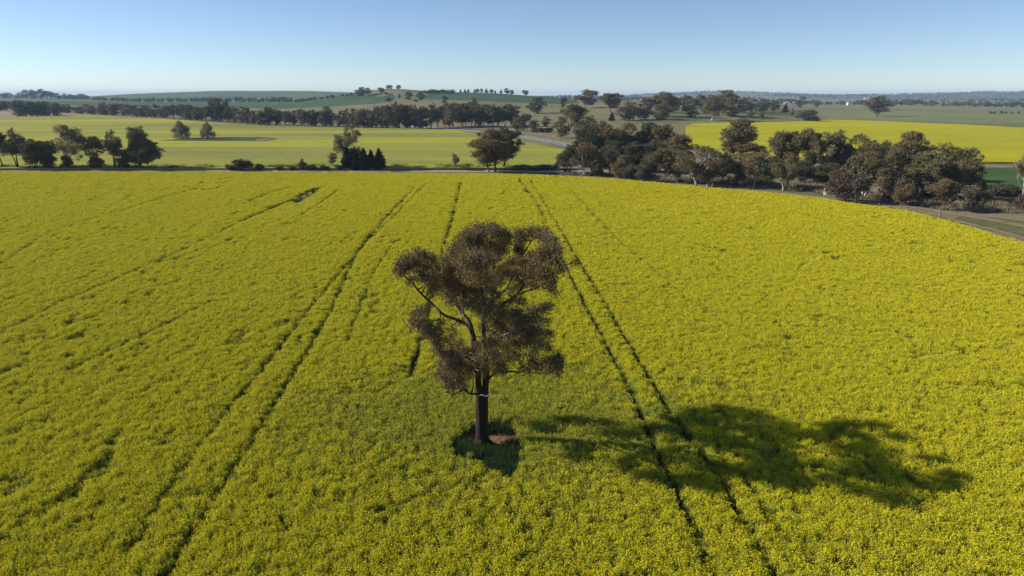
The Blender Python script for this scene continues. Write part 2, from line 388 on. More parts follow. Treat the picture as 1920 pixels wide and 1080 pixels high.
patch("grass_verge", pg((1770, 418), (1800, 406), (1860, 408), (1960, 420), (2160, 500), (2160, 540), (2050, 490), (1920, 443), (1850, 424)), G_VERGE, 0.09)
patch("grass_verge", pg((1420, 352), (1500, 356), (1560, 362), (1540, 368), (1440, 356)), G_VERGE, 0.07)
patch("grass_verge", pg((-600, 315.5), (300, 314.7), (700, 314.7), (1036, 313.6), (1045, 325), (960, 320.5), (640, 319.2), (0, 318.2), (-600, 317.5)), G_VERGE, 0.03)
patch("dam_bank", pg((300, 263.5), (340, 264), (400, 264.5), (500, 264.5), (522, 260), (500, 257.5), (420, 257), (350, 259.5), lift=0.9), ground_mat("creek_grass", (0.04, 0.075, 0.02), (0.06, 0.09, 0.03), (0.10, 0.11, 0.05), 0.04, 0.4, (0.3, 1, 1)), 0.97)
patch("bare_soil", pg((478, 264.3), (500, 264.3), (516, 260.5), (500, 259), (482, 260.5), lift=0.97), G_GREY, 1.03)
patch("bare_soil", THIN_PATCH, G_GREY, 0.08)
# roads
dl = [G(a, b) for a, b in [(-900, 319.3), (-300, 319.8), (200, 320.2), (640, 320.6), (900, 321.2), (985, 322.2)]]
x0, y0 = dl[-1]
ribbon("dirt_road", dl+[(x0+25, y0+1), (x0+60, y0+8), (x0+110, y0+14)], 5.5, G_DIRT, 0.07)
hw = [G(a, b) for a, b in [(760, 237.5), (830, 241.5), (880, 245.5), (930, 250), (980, 257.5), (1030, 266), (1070, 273.5), (1120, 282)]]
x1, y1 = hw[-1]
hw += [(x1+25, y1-18), (x1+60, y1-40), (88, 252), (105, 225), (128, 194), (150, 180), (190, 168), (260, 160)]
ribbon("road", hw, 8.0, G_ASPH, 0.16)
for off in (-3.5, 3.5, 0):
    L = np.array(densify(hw, lambda a: 6.0, closed=False)); d = np.gradient(L, axis=0); d /= np.linalg.norm(d, axis=1)[:, None]
    ribbon("road_marking", [tuple(p) for p in (L+np.stack([-d[:, 1], d[:, 0]], -1)*off)], 0.16, M_WHITE, 0.24)
ribbon("dirt_track", [G(a, b) for a, b in [(1690, 385), (1730, 392), (1790, 402), (1860, 413), (1930, 427), (2040, 452)]], 3.2, G_TRACK, 0.13)
ribbon("dirt_track", [G(a, b) for a, b in [(1660, 387), (1720, 396), (1800, 416), (1860, 431), (1920, 447), (2020, 485)]], 1.6, G_TRACK, 0.12)

# ---------------------------------------------------------------- leaf and tube builders
def frames(n, rng, droop=0.5):
    """random unit axes: a (leaf length, drooping) and b (leaf width)"""
    a = rng.normal(size=(n, 3)); a[:, 2] -= droop*1.6; a /= np.linalg.norm(a, axis=1)[:, None]
    b = rng.normal(size=(n, 3)); b -= (a*b).sum(1)[:, None]*a; b /= np.linalg.norm(b, axis=1)[:, None]
    return a, b
def leaves(C, a, b, L, W):
    """one rhombus per leaf"""
    n = len(C); L = np.broadcast_to(L, (n,))[:, None]; W = np.broadcast_to(W, (n,))[:, None]
    V = np.stack([C-a*L*.5, C+b*W*.5-a*L*.05, C+a*L*.5, C-b*W*.5-a*L*.05], 1).reshape(-1, 3)
    F = np.arange(4*n).reshape(-1, 4)
    return V, F
def smooth_line(P, R_, k=5):
    P = np.array(P, float); R_ = np.array(R_, float); n = len(P)
    if n < 3: return P, R_
    out = []; ro = []
    for i in range(n-1):
        p0 = P[max(i-1, 0)]; p1 = P[i]; p2 = P[i+1]; p3 = P[min(i+2, n-1)]
        for t in np.arange(k)/k:
            out.append(0.5*((2*p1)+(p2-p0)*t+(2*p0-5*p1+4*p2-p3)*t*t+(3*p1-p0-3*p2+p3)*t**3)); ro.append(R_[i]*(1-t)+R_[i+1]*t)
    out.append(P[-1]); ro.append(R_[-1])
    return np.array(out), np.array(ro)
class Tubes:
    def __init__(s): s.V = []; s.F = []; s.n = 0
    def add(s, P, R_, sides=7, k=4, flute=0.0, rng=None):
        P, R_ = smooth_line(P, R_, k)
        T = np.gradient(P, axis=0); T /= np.linalg.norm(T, axis=1)[:, None]+1e-9
        up = np.array([0.31, 0.95, 0.05]); A = np.cross(T, up); A /= np.linalg.norm(A, axis=1)[:, None]+1e-9; B = np.cross(T, A)
        th = np.arange(sides)*2*math.pi/sides
        rr = R_[:, None]*np.ones(sides)
        if flute: rr = rr*(1+flute*np.sin(th*3+P[:, 2:3]*.6)+flute*.6*np.sin(th*5+1.0))
        V = P[:, None, :]+(A[:, None, :]*np.cos(th)[None, :, None]+B[:, None, :]*np.sin(th)[None, :, None])*rr[:, :, None]
        m = len(P); i = (np.arange(m-1)[:, None]*sides+np.arange(sides)[None, :]); j = (np.arange(m-1)[:, None]*sides+(np.arange(sides)+1)[None, :] % sides)
        F = np.stack([i, j, j+sides, i+sides], -1).reshape(-1, 4)+s.n
        s.V.append(V.reshape(-1, 3)); s.F.append(F); s.n += m*sides
    def mesh(s, name, mat): return mesh_np(name, np.concatenate(s.V), np.concatenate(s.F), [mat], smooth=True)

# ---------------------------------------------------------------- tree prototypes (10 m tall, scaled when planted)
def proto(style, seed, n, size, leafm, barkm, W=0.75):
    rng = np.random.default_rng(seed); H = 10.0; tb = Tubes(); C = []; nl = []
    trunk_r = 0.16; asp = 0.5; droop = 0.5
    if style in ('gum', 'slim', 'dense', 'pale'):
        lo = {'gum': .20, 'slim': .40, 'dense': .05, 'pale': .24}[style]*H
        npuff = {'gum': 24, 'slim': 15, 'dense': 26, 'pale': 18}[style]
        nt_ = {'gum': 2, 'slim': 3, 'dense': 2, 'pale': 1}[style] if rng.random() < .8 else 1
        stems = []
        for t in range(nt_):
            ang = rng.uniform(0, 6.28); sp = 0.35 if nt_ > 1 else 0.0
            b0 = np.array([math.cos(ang)*sp, math.sin(ang)*sp, -0.5]); lean = rng.normal(size=2)*0.6
            mid = b0+[lean[0]*.5, lean[1]*.5, lo*.75+.5]; top = b0+[lean[0]*1.4, lean[1]*1.4, lo*1.25+1.2]
            tb.add([b0, (b0+mid)/2+rng.normal(size=3)*[.1, .1, 0], mid, top], [trunk_r*1.25, trunk_r, trunk_r*.8, trunk_r*.55], 6)
            stems.append((mid, top))
        for k in range(npuff):
            for _ in range(30):
                u = rng.uniform(-1, 1, 3)
                rr = np.linalg.norm(u)
                if .25 < rr < 1: break
            zc = (lo+H*.92)/2; rz = (H*.92-lo)/2
            wid = W*H/2*.78
            if u[2] < -0.3: wid *= .85
            c = np.array([u[0]*wid, u[1]*wid, zc+u[2]*rz])
            pr = rng.uniform(.09, .165)*H*(1.12 if style == 'dense' else 1)
            if k == 0: c = np.array([rng.normal()*.5, rng.normal()*.5, H*.97-pr*.7])
            mid, top = stems[k % nt_]
            s0 = mid+(top-mid)*rng.uniform(.1, 1)
            m1 = (s0+c)/2+rng.normal(size=3)*.35-[0, 0, .2]
            tb.add([s0, m1, c], [trunk_r*.5, trunk_r*.3, trunk_r*.1], 4, 3)
            C.append((c, np.array([pr, pr, pr*rng.uniform(.6, .85)]))); nl.append(pr**2.3)
            for q in range(3):                                   # small satellite sprays roughen the outline
                d = rng.normal(size=3); d /= np.linalg.norm(d); d[2] = abs(d[2])*.7-.1
                C.append((c+d*pr*.95, np.array([1, 1, .75])*pr*.42)); nl.append((pr*.45)**2.3)
    elif style == 'pine':
        trunk_r = .13; droop = -0.2
        tb.add([(0, 0, -.5), (0, 0, 5), (0, 0, 9.3)], [trunk_r, trunk_r*.7, .03], 6)
        for k in range(26):
            z = 1.0+8.6*(k/25); rad = W*H*.5*(1-(z/10.2)**1.6)+.15
            ang = k*2.4; d = rad*rng.uniform(.3, .6)
            C.append((np.array([math.cos(ang)*d, math.sin(ang)*d, z]), np.array([rad*.62, rad*.62, .75]))); nl.append((rad*.6)**1.7+.1)
    elif style == 'shrub':
        trunk_r = .13
        for k in range(5):
            ang = k*1.26+rng.random(); e = np.array([math.cos(ang)*W*H*.3, math.sin(ang)*W*H*.3, rng.uniform(4, 7)])
            tb.add([(0, 0, -.4), e*.45, e], [trunk_r, trunk_r*.7, .05], 5, 3)
        for k in range(16):
            u = rng.normal(size=3); u /= np.linalg.norm(u); u *= rng.uniform(.3, .72)
            c = np.array([u[0]*W*H*.5, u[1]*W*H*.5, 4.9+u[2]*4.7]); pr = rng.uniform(1.2, 2.4)
            c[2] = min(max(c[2], pr*.5), 9.9-pr*.7)
            C.append((c, np.array([pr, pr, pr*.9]))); nl.append(pr**2.2)
    elif style == 'bare':
        trunk_r = .14; droop = -0.9; asp = .10
        tb.add([(0, 0, -.5), (.05, 0, 4), (0, .1, 9.0)], [trunk_r, trunk_r*.7, .03], 6)
        for k in range(60):
            z = rng.uniform(.3, 8.3); ang = rng.uniform(0, 6.28); r_ = W*H*.5*(1-(max(z-2.2, 0)/6.9)**1.5)*rng.uniform(.45, 1)
            e = np.array([math.cos(ang)*r_, math.sin(ang)*r_, min(z+r_*rng.uniform(.2, .7), 9.7)])
            tb.add([(0, 0, z), e*.5+np.array([0, 0, z*.5-.1]), e], [.06, .04, .015], 4, 3)
            C.append((e*.85+np.array([0, 0, z*.15]), np.array([.9, .9, 1.1]))); nl.append(1.0)
    elif style == 'sapling':
        trunk_r = .14
        tb.add([(0, 0, -.5), (.1, 0, 3), (-.1, .1, 8.5)], [trunk_r, trunk_r*.7, .05], 6)
        for k in range(9):
            z = rng.uniform(3.6, 9.0); pr = rng.uniform(.8, 1.5); ang = rng.uniform(0, 6.28); d = W*H*.28*rng.random()
            c = np.array([math.cos(ang)*d, math.sin(ang)*d, z]); tb.add([(0, 0, z-1), c], [.07, .03], 4)
            C.append((c, np.array([pr, pr, pr*.8]))); nl.append(pr**2)
    nl = np.array(nl); nl = np.maximum(3, (nl/nl.sum()*n).astype(int)); P = []
    for (c, r_), k in zip(C, nl):
        d = rng.normal(size=(k, 3)); d /= np.linalg.norm(d, axis=1)[:, None]
        rad = rng.random(k)**.38; full = c+d*rad[:, None]*r_
        m = max(4, int(k/55)); e = rng.normal(size=(m, 3)); e /= np.linalg.norm(e, axis=1)[:, None]; e = c+e*(rng.uniform(.35, 1.12, m)**.6)[:, None]*r_
        j = rng.integers(0, m, k); sub = e[j]+rng.normal(size=(k, 3))*r_*.20-np.array([0, 0, 1])*np.abs(rng.normal(size=k))[:, None]*r_[0]*.12
        P.append(np.where((rng.random(k) < (.25 if style in ('pine', 'bare') else .82))[:, None], sub, full))
    P = np.concatenate(P); P[:, 2] = np.maximum(P[:, 2], .15)
    a, b = frames(len(P), rng, droop); L = size*rng.uniform(.6, 1.4, len(P))
    V, F = leaves(P, a, b, L, L*asp if style == 'bare' else L*rng.uniform(.35, .65, len(P)))
    crown = mesh_np(style+"_crown", V, F, [leafm]); trunk = tb.mesh(style+"_trunk", barkm)
    z1 = V[:, 2].max(); wd = np.percentile(np.hypot(V[:, 0], V[:, 1]), 97)*2
    return dict(crown=crown, trunk=trunk, H=z1, W=wd)
PR = {}
def reg(kind, lst): PR[kind] = lst
NEAR = 24000; LN = 0.25
reg('gum', [proto('gum', 11+i, NEAR, LN, M_GUM, M_BARK) for i in range(5)])
reg('gumdark', [proto('gum', 31+i, NEAR, LN, M_GUMDARK, M_BARK) for i in range(3)])
reg('slim', [proto('slim', 51+i, 14000, LN, M_GUM, M_BARK, .6) for i in range(3)])
reg('dense', [proto('dense', 71+i, 26000, LN, M_GUMDARK, M_BARKDARK) for i in range(4)])
reg('densebrown', [proto('dense', 91+i, 24000, LN, M_GUM, M_BARK) for i in range(3)])
reg('pale', [proto('pale', 111+i, 13000, LN, M_PALE, M_BARKPALE) for i in range(3)])
reg('whitegum', [proto('gum', 131+i, 14000, LN, M_GUM, M_BARKPALE) for i in range(3)])
reg('pine', [proto('pine', 151+i, 9000, .34, M_PINE, M_BARKDARK, .42) for i in range(2)])
reg('shrub', [proto('shrub', 171+i, 9000, .5, M_GUMDARK, M_BARKDARK, 1.0) for i in range(3)])
reg('brownshrub', [proto('shrub', 191+i, 11000, .42, M_BROWN, M_BARK, 1.0) for i in range(3)])
reg('bare', [proto('bare', 211+i, 9000, .8, M_TWIG, M_BARK, .75) for i in range(2)])
reg('sapling', [proto('sapling', 231+i, 1800, .5, M_PALE, M_BARK, .5) for i in range(2)])
reg('fargum', [proto('gum', 251+i, 2300, .62, M_GUMDARK, M_BARKDARK) for i in range(5)])
reg('fardense', [proto('dense', 271+i, 2300, .62, M_GUMDARK, M_BARKDARK) for i in range(5)])
reg('farbrown', [proto('dense', 281+i, 2300, .62, M_GUM, M_BARK) for i in range(3)])
reg('farpine', [proto('pine', 291+i, 1200, .6, M_PINE, M_BARKDARK, .42) for i in range(1)])

ORD1 = "zeroth first second third fourth fifth sixth seventh eighth ninth tenth eleventh twelfth thirteenth fourteenth fifteenth sixteenth seventeenth eighteenth nineteenth".split()
TENS = {2: ("twentieth", "twenty"), 3: ("thirtieth", "thirty"), 4: ("fortieth", "forty"), 5: ("fiftieth", "fifty"), 6: ("sixtieth", "sixty"), 7: ("seventieth", "seventy")}
def ordinal(n):
    if n < 20: return ORD1[n]
    t, u = divmod(n, 10); return TENS[t][0] if u == 0 else TENS[t][1]+"-"+ORD1[u]
NAMES = {'gum': 'gum_tree', 'gumdark': 'gum_tree', 'slim': 'gum_tree', 'dense': 'gum_tree', 'densebrown': 'gum_tree', 'pale': 'gum_tree', 'whitegum': 'gum_tree',
         'pine': 'cypress_pine', 'shrub': 'shrub', 'brownshrub': 'shrub', 'bare': 'bare_tree', 'sapling': 'young_tree', 'fargum': 'distant_tree', 'fardense': 'distant_tree',
         'farbrown': 'distant_tree', 'farpine': 'cypress_pine'}
CATS = {'shrub': 'shrub'}
RNG = random.Random(5)
_cnt = {}
def plant(kind, x, y, h, width, label, group=None, rz=None, sink=0.0):
    i = _cnt.get(kind, 0); _cnt[kind] = i+1
    p = PR[kind][i % len(PR[kind])]
    nm = NAMES[kind]
    e = bpy.data.objects.new(nm, None); COL.objects.link(e); e.empty_display_size = 1
    e.location = (x, y, float(height(x, y))-sink)
    s = h/p['H']; sw = width/p['W']
    sw = min(max(sw, s*.45), s*2.2)
    e.scale = (sw, sw, s); e.rotation_euler = (0, 0, RNG.uniform(0, 6.28) if rz is None else rz)
    tag(e, label, 'shrub' if nm == 'shrub' else 'tree', group)
    link('trunk', p['trunk'], e); link('crown', p['crown'], e)
    return e
def P_(kind, px, base, top, wpx, label, group=None):
    """plant by bearing and distance read from the photograph: base row, top row, width"""
    x, y = G(px, base); z = float(height(x, y))
    a, b = ray(px, top); h = CAM_H+b*y-z
    d = y*1.0/1.0*1.03
    return plant(kind, x, y, h*1.02, wpx/1280*d*1.08, label, group)

# ---------------------------------------------------------------- the lone gum tree in the crop
TX, TY = G(905, 838)
def HP(px, py, dy=0.0):
    a, b = ray(px, py); Y = TY+dy*1.4; return np.array([a*Y, Y, CAM_H+b*Y])
def lone_tree():
    rng = np.random.default_rng(7); tb = Tubes(); org = np.array([TX, TY, 0.0]); nodes = []
    def limb(pts, r0, r1, sides=9, fl=0.0):
        """pts: (px, py, depth)"""
        P = np.array([HP(*p) for p in pts]); P = P-org; n = len(P)
        rr = (r0+(r1-r0)*(np.linspace(0, 1, n)**.8))*.82
        jig = rng.normal(size=P.shape)*0.06; jig[0] = 0; jig[-1] = 0
        tb.add(P+jig, rr, sides, 5, fl); nodes.extend([tuple(p) for p in smooth_line(P, rr, 3)[0]])
    # two stems grown together at the foot, flared buttress and roots
    tb.add([(-.06, 0, -.4), (-.09, 0, .15), (-.12, 0, 1.0), (-.15, .0, 2.6), (-.17, .02, 4.2)], [.80, .54, .36, .30, .27], 18, 6, .10)
    tb.add([(.14, .05, -.4), (.12, .05, .2), (.11, .05, 1.2), (.11, .05, 3.0), (.14, .05, 4.6)], [.66, .45, .33, .30, .28], 18, 6, .10)
    for ang, L_ in ((3.5, 1.35), (4.5, 1.0), (5.3, 1.3), (2.6, 1.5), (.2, 1.1), (1.2, 1.0), (4.0, 1.25)):
        d = np.array([math.cos(ang), math.sin(ang), 0])
        tb.add([d*.2+[0, 0, .7], d*.62+[0, 0, .25], d*L_+[0, 0, -.10]], [.24, .17, .05], 6, 4)
    limb([(901, 760, 0), (898, 715, -.05), (895, 688, -.1), (891, 660, -.15), (888, 636, -.2), (887, 628, -.2)], .31, .23, 11, .06)
    limb([(908, 765, .05), (911, 715, .1), (912, 685, .1), (911, 652, .1), (909, 624, .2), (908, 574, .3), (903, 547, .2), (899, 513, .2), (901, 486, .4)], .33, .10, 11, .05)
    limb([(887, 630, -.2), (880, 616, -.4), (873, 607, -.6), (852, 598, -1.0), (831, 590, -1.3), (813, 572, -1.7), (791, 549, -2.0), (772, 530, -2.2), (761, 516, -2.3), (752, 503, -2.3)], .19, .035, 8)
    limb([(887, 630, -.2), (883, 612, 0), (877, 598, .2), (866, 585, .4), (858, 574, .6), (847, 566, .8), (836, 552, 1.0), (830, 530, 1.2)], .24, .06, 8)
    limb([(868, 587, .4), (866, 560, .2), (868, 535, 0), (862, 505, -.3), (868, 478, -.3), (880, 455, -.2)], .15, .04, 7)
    limb([(908, 600, .2), (918, 580, .8), (926, 556, 1.4), (930, 520, 2.0), (924, 492, 2.2), (930, 470, 2.2), (941, 450, 2.2)], .16, .04, 7)
    limb([(901, 500, .4), (897, 480, .6), (902, 455, .6), (906, 430, .6)], .12, .04, 7)
    limb([(903, 547, .2), (890, 530, .5), (880, 505, 1.2), (868, 480, 1.8)], .09, .03, 6)
    limb([(912, 602, .2), (928, 586, -.4), (947, 566, -.9), (963, 556, -1.3), (980, 541, -1.7), (995, 520, -1.9), (1010, 500, -2.0), (1022, 470, -2.1)], .20, .05, 8)
    limb([(963, 556, -1.3), (985, 548, -1.9), (1003, 541, -2.4), (1020, 532, -2.6), (1038, 508, -2.8), (1052, 500, -2.8)], .09, .03, 6)
    limb([(912, 590, .3), (930, 560, 1.3), (952, 536, 2.2), (968, 505, 2.9), (985, 470, 3.3), (1000, 446, 3.5)], .15, .04, 7)
    limb([(913, 645, .1), (922, 641, -.3), (944, 630, -.9), (958, 625, -1.4), (972, 621, -1.8), (999, 612, -2.4), (1015, 606, -2.7)], .15, .04, 7)
    limb([(944, 630, -.9), (949, 618, -.8), (950, 605, -.6), (962, 590, -.4)], .07, .03, 5)
    limb([(912, 640, .3), (930, 622, 1.5), (955, 604, 2.7), (985, 590, 3.8), (1012, 580, 4.4)], .14, .04, 7)
    limb([(914, 712, .1), (919, 706, -.2), (929, 697, -.5), (949, 696, -.9), (962, 698, -1.1), (970, 701, -1.2), (976, 692, -1.3), (979, 675, -1.5), (986, 662, -1.7), (1003, 656, -2.0)], .13, .035, 7)
    limb([(970, 701, -1.2), (985, 696, -1.6), (1000, 699, -1.9), (1013, 702, -2.2), (1030, 698, -2.5), (1047, 688, -2.7)], .07, .025, 6)
    limb([(899, 738, -.1), (890, 739, -.4), (881, 738, -.7), (873, 734, -.9), (862, 733, -1.1), (850, 737, -1.4), (838, 736, -1.6)], .12, .03, 7)
    limb([(884, 738, -.6), (884, 725, -.6), (889, 715, -.5), (887, 703, -.6), (878, 692, -.8)], .07, .03, 6)
    limb([(894, 700, -.2), (888, 690, -.8), (880, 676, -1.6), (866, 668, -2.3), (850, 664, -2.8)], .12, .04, 7)
    limb([(892, 665, 0), (880, 662, 1.2), (865, 660, 2.2), (848, 664, 3.0)], .11, .03, 6)
    limb([(813, 572, -1.7), (822, 585, -2.2), (826, 600, -2.6), (822, 620, -2.8), (818, 640, -2.9), (828, 652, -3.0)], .07, .025, 6)
    limb([(826, 598, -2.6), (812, 603, -2.9), (795, 607, -3.2)], .05, .02, 5)
    limb([(791, 549, -2.0), (798, 530, -1.2), (805, 505, -.6), (800, 488, -.3)], .07, .025, 6)
    limb([(847, 566, .8), (838, 545, 1.8), (832, 520, 2.8), (838, 495, 3.6)], .08, .03, 6)
    limb([(908, 560, .3), (905, 535, -1.2), (900, 510, -2.6), (893, 485, -3.6)], .13, .03, 7)
    limb([(908, 590, .3), (904, 560, 2.0), (898, 530, 3.4), (905, 500, 4.6)], .13, .03, 7)
    # foliage: (px, py, half width px, half height px, depth m, weight)
    F = [(905,430,30,13,.5,1),(925,428,22,10,1.8,.8),(890,440,26,14,-.5,1),(945,438,16,14,2.3,.9),(880,455,34,16,-.6,1),(915,458,34,16,.8,1),(941,458,14,16,2.5,.7),(862,468,26,14,-1.5,1),(848,478,20,13,2.6,.8),
         (893,485,34,17,-3.3,1.1),(868,492,30,16,1.6,1),(905,492,26,16,4.2,1),(852,505,26,14,.2,.9),(925,478,16,14,2.2,.7),(843,490,18,14,3.8,.8),(880,515,24,14,-2.2,.8),
         (785,477,22,10,-.5,.8),(768,487,20,10,-2.0,.9),(757,495,14,10,-2.5,.8),(752,504,9,7,-2.5,.5),(803,480,16,8,.1,.6),(815,487,10,7,.8,.4),(792,500,22,11,-1.2,.8),(818,505,18,10,1.0,.6),(802,516,20,12,-2.4,.9),
         (826,520,20,13,1.5,.9),(845,528,26,15,-1.0,1),(812,532,16,9,-2.0,.6),(838,545,22,13,.9,.9),(860,535,20,14,3.0,.9),(872,545,22,15,.8,.9),(850,562,16,11,2.0,.6),(885,562,18,14,-1.6,.7),(868,568,14,10,2.8,.5),(895,540,20,18,3.4,.9),(903,520,20,14,-3.0,.8),
         (982,434,20,8,3.5,.7),(1000,432,22,9,3.4,.8),(1018,440,18,10,2.2,.8),(976,448,13,12,3.4,.9),(973,465,11,13,3.0,.9),(1027,452,14,12,0,.9),(1040,465,13,12,-1.5,.9),(1035,480,13,10,-2.2,.8),(1015,470,14,8,-2.0,.6),(1003,482,20,9,2.6,.8),(985,487,22,10,-1.4,.8),
         (955,488,14,8,1.6,.6),(1000,500,26,12,-2.0,1),(1020,508,18,12,-2.7,.9),(1036,517,8,14,-2.8,.5),(1053,502,9,5,-2.8,.4),(940,505,18,14,2.0,.8),(962,512,20,12,3.0,.8),(985,518,22,11,-1.6,.8),(930,520,14,14,-.8,.6),(1005,527,20,9,-2.4,.7),(1032,532,8,6,-2.6,.3),(915,530,16,13,2.4,.7),
         (925,548,14,12,.5,.6),(965,538,14,9,2.6,.5),(912,570,18,16,-2.2,.8),(940,578,20,15,1.8,.9),(930,598,20,13,-1.8,.8),(962,588,26,10,3.0,.9),(985,596,26,9,3.6,.9),(970,603,24,9,-.8,.9),(1000,580,18,9,4.0,.7),(1020,574,14,8,4.4,.7),(1030,570,8,5,4.4,.3),(1008,598,14,8,4.2,.5),
         (948,615,16,9,2.2,.6),(990,618,20,9,-2.2,.8),(1010,618,14,9,-2.7,.7),(968,642,28,8,1.8,.9),(990,636,18,8,-2.2,.7),(1012,643,18,6,3.0,.7),(1030,650,10,4,3.2,.4),(950,645,18,8,-1.4,.5),(1005,630,12,8,3.4,.5),(935,632,12,12,2.2,.5),
         (783,582,12,9,-2.4,.6),(795,575,10,6,-2.0,.3),(788,600,14,9,-3.1,.8),(800,612,20,10,-3.2,1),(812,624,18,9,-2.8,.9),(820,645,12,8,-3.0,.6),(838,632,12,5,-2.2,.4),(824,655,6,6,-3.0,.3),(826,605,9,10,-2.6,.3),
         (842,664,18,12,-3.0,.9),(862,660,20,11,2.6,.9),(850,680,24,15,-2.8,1.1),(835,695,16,11,1.6,.9),(868,688,18,16,-1.6,1),(848,702,24,13,-.6,1),(880,665,14,13,1.2,.7),(880,692,13,15,2.4,.8),(862,712,16,9,2.0,.7),(835,712,12,5,-1.5,.4),(848,722,14,5,-1.4,.35),(868,725,8,5,-.8,.25),
         (900,672,12,13,-1.6,.6),(925,660,15,13,-.8,.7),(938,672,17,13,1.2,.9),(930,688,14,10,-1.0,.6),(943,688,12,9,-.9,.6),(955,662,14,9,1.8,.6),(922,640,13,11,-1.8,.6),
         (1000,676,12,7,-2.0,.6),(1010,684,10,7,-2.3,.5),(1025,681,15,8,-2.6,.7),(1037,674,11,7,-2.8,.6),(1048,668,7,8,-2.8,.5),(1048,682,8,9,-2.8,.6),(1036,692,14,5,-2.7,.5),(990,660,10,5,-1.8,.3),(1003,655,9,5,-2.0,.3),
         (862,600,9,5,1.2,.15),(905,612,10,10,1.8,.5),(895,585,14,12,1.5,.5),(922,625,14,12,2.4,.6),(900,640,12,12,-2.0,.4),(890,650,14,12,2.2,.6),(918,668,14,12,2.6,.6),(905,690,10,10,-1.2,.4),(975,560,14,10,1.5,.5),(1040,545,8,5,-2.4,.25),(958,625,18,9,.8,.6),(830,680,10,8,-2.0,.5),(822,700,8,6,-1.2,.35),(858,642,14,9,1.4,.5),(846,620,10,7,-1.2,.35),(1022,598,12,7,2.4,.45),(1030,622,10,6,-1.6,.4),(968,665,16,8,-1.2,.5),(985,690,14,6,-1.8,.5),(775,600,8,7,-2.6,.35),(935,520,16,12,1.0,.6),(1045,490,8,8,-2.6,.5),(770,520,10,7,-2.2,.4),(958,560,12,9,-1.2,.3),(1078,488,8,4,-1.6,.22),(745,500,6,5,-2.4,.25)]
    nodes_a = np.array(nodes); P = []; dirs = []
    for (px, py, rx, ry, dy, wt) in F:
        c = HP(px, py, dy)-org; m = (TY+dy)/1280*1.0; sx, sz = rx*m*.84, ry*m*.86; sy = (sx+sz)*.6+.25
        q = nodes_a+np.array([0, 0, .5]); j = np.argmin(((q-c)**2).sum(1)); s0 = nodes_a[j]
        tb.add([s0, (s0+c)/2+rng.normal(size=3)*.10-[0, 0, .08], c], [.05, .035, .014], 5, 3)
        nt_ = max(6, int(20*wt))
        for k in range(nt_):                                     # twigs inside the spray, leaves hang from their ends
            d = rng.normal(size=3); d /= np.linalg.norm(d); e = c+d*np.array([sx, sy, sz])*rng.uniform(.40, 1.12)
            if k % 2 == 0: tb.add([c+(e-c)*.05, (c+e)/2+rng.normal(size=3)*.06+[0, 0, .05], e], [.02, .014, .006], 3, 2)
            nl = int(165*wt*(sx*sz)**.5*rng.uniform(.6, 1.4))+10
            g = rng.normal(size=(nl, 3))*np.array([.25, .25, .22])*(.55+.45*min(1.6, sx)); g[:, 2] -= np.abs(rng.normal(size=nl))*.10
            P.append(e+g)
    for (px, py, rx, ry, dy, wt) in F:
        c = HP(px, py, dy)-org; m = (TY+dy)/1280
        for k in range(int(7*wt)+2):
            d = rng.normal(size=3); d /= np.linalg.norm(d); d[2] = d[2]*.8
            e = c+d*np.array([rx*m, (rx+ry)*m*.6, ry*m])*rng.uniform(1.0, 1.45); q = c+d*np.array([rx*m, (rx+ry)*m*.6, ry*m])*.6
            tb.add([q, (q+e)/2+[0, 0, .06], e], [.016, .011, .005], 3, 2)
            nl = rng.integers(25, 75); g = rng.normal(size=(nl, 3))*np.array([.13, .13, .12]); g[:, 2] -= np.abs(rng.normal(size=nl))*.22
            t = rng.random(nl)[:, None]; P.append(q+(e-q)*t**.6+g)
    P = np.concatenate(P); n = len(P)
    a, b = frames(n, rng, .9); L = .155*rng.uniform(.6, 1.5, n)
    V, Fc = leaves(P, a, b, L, L*.26)
    e = bpy.data.objects.new("gum_tree", None); COL.objects.link(e); e.location = (TX, TY, 0)
    tag(e, "large lone gum tree with sparse brown crown standing in the near yellow field", "tree")
    o = link("trunk", tb.mesh("lone_trunk", M_HBARK), e)
    o = link("crown", mesh_np("lone_crown", V, Fc, [M_HERO]), e)
    # pale torn strip of bark round both stems
    tb2 = Tubes(); z0 = 4.25; th = np.linspace(-2.0, .25, 12)
    P = np.array([(-.02+.52*math.cos(t), .03+.40*math.sin(t), z0+.07*math.sin(t*3)+.02*i % .05) for i, t in enumerate(th)])
    tb2.add(P, [.012, .02, .03, .035, .03, .05, .04, .055, .05, .045, .05, .03], 6, 3)
    s = link("bark_strip", tb2.mesh("bark_strip", M_WHITE), e)
    s["label"] = "white strip of bare bark ringing the trunk"
    print("lone tree leaves", n)
lone_tree()

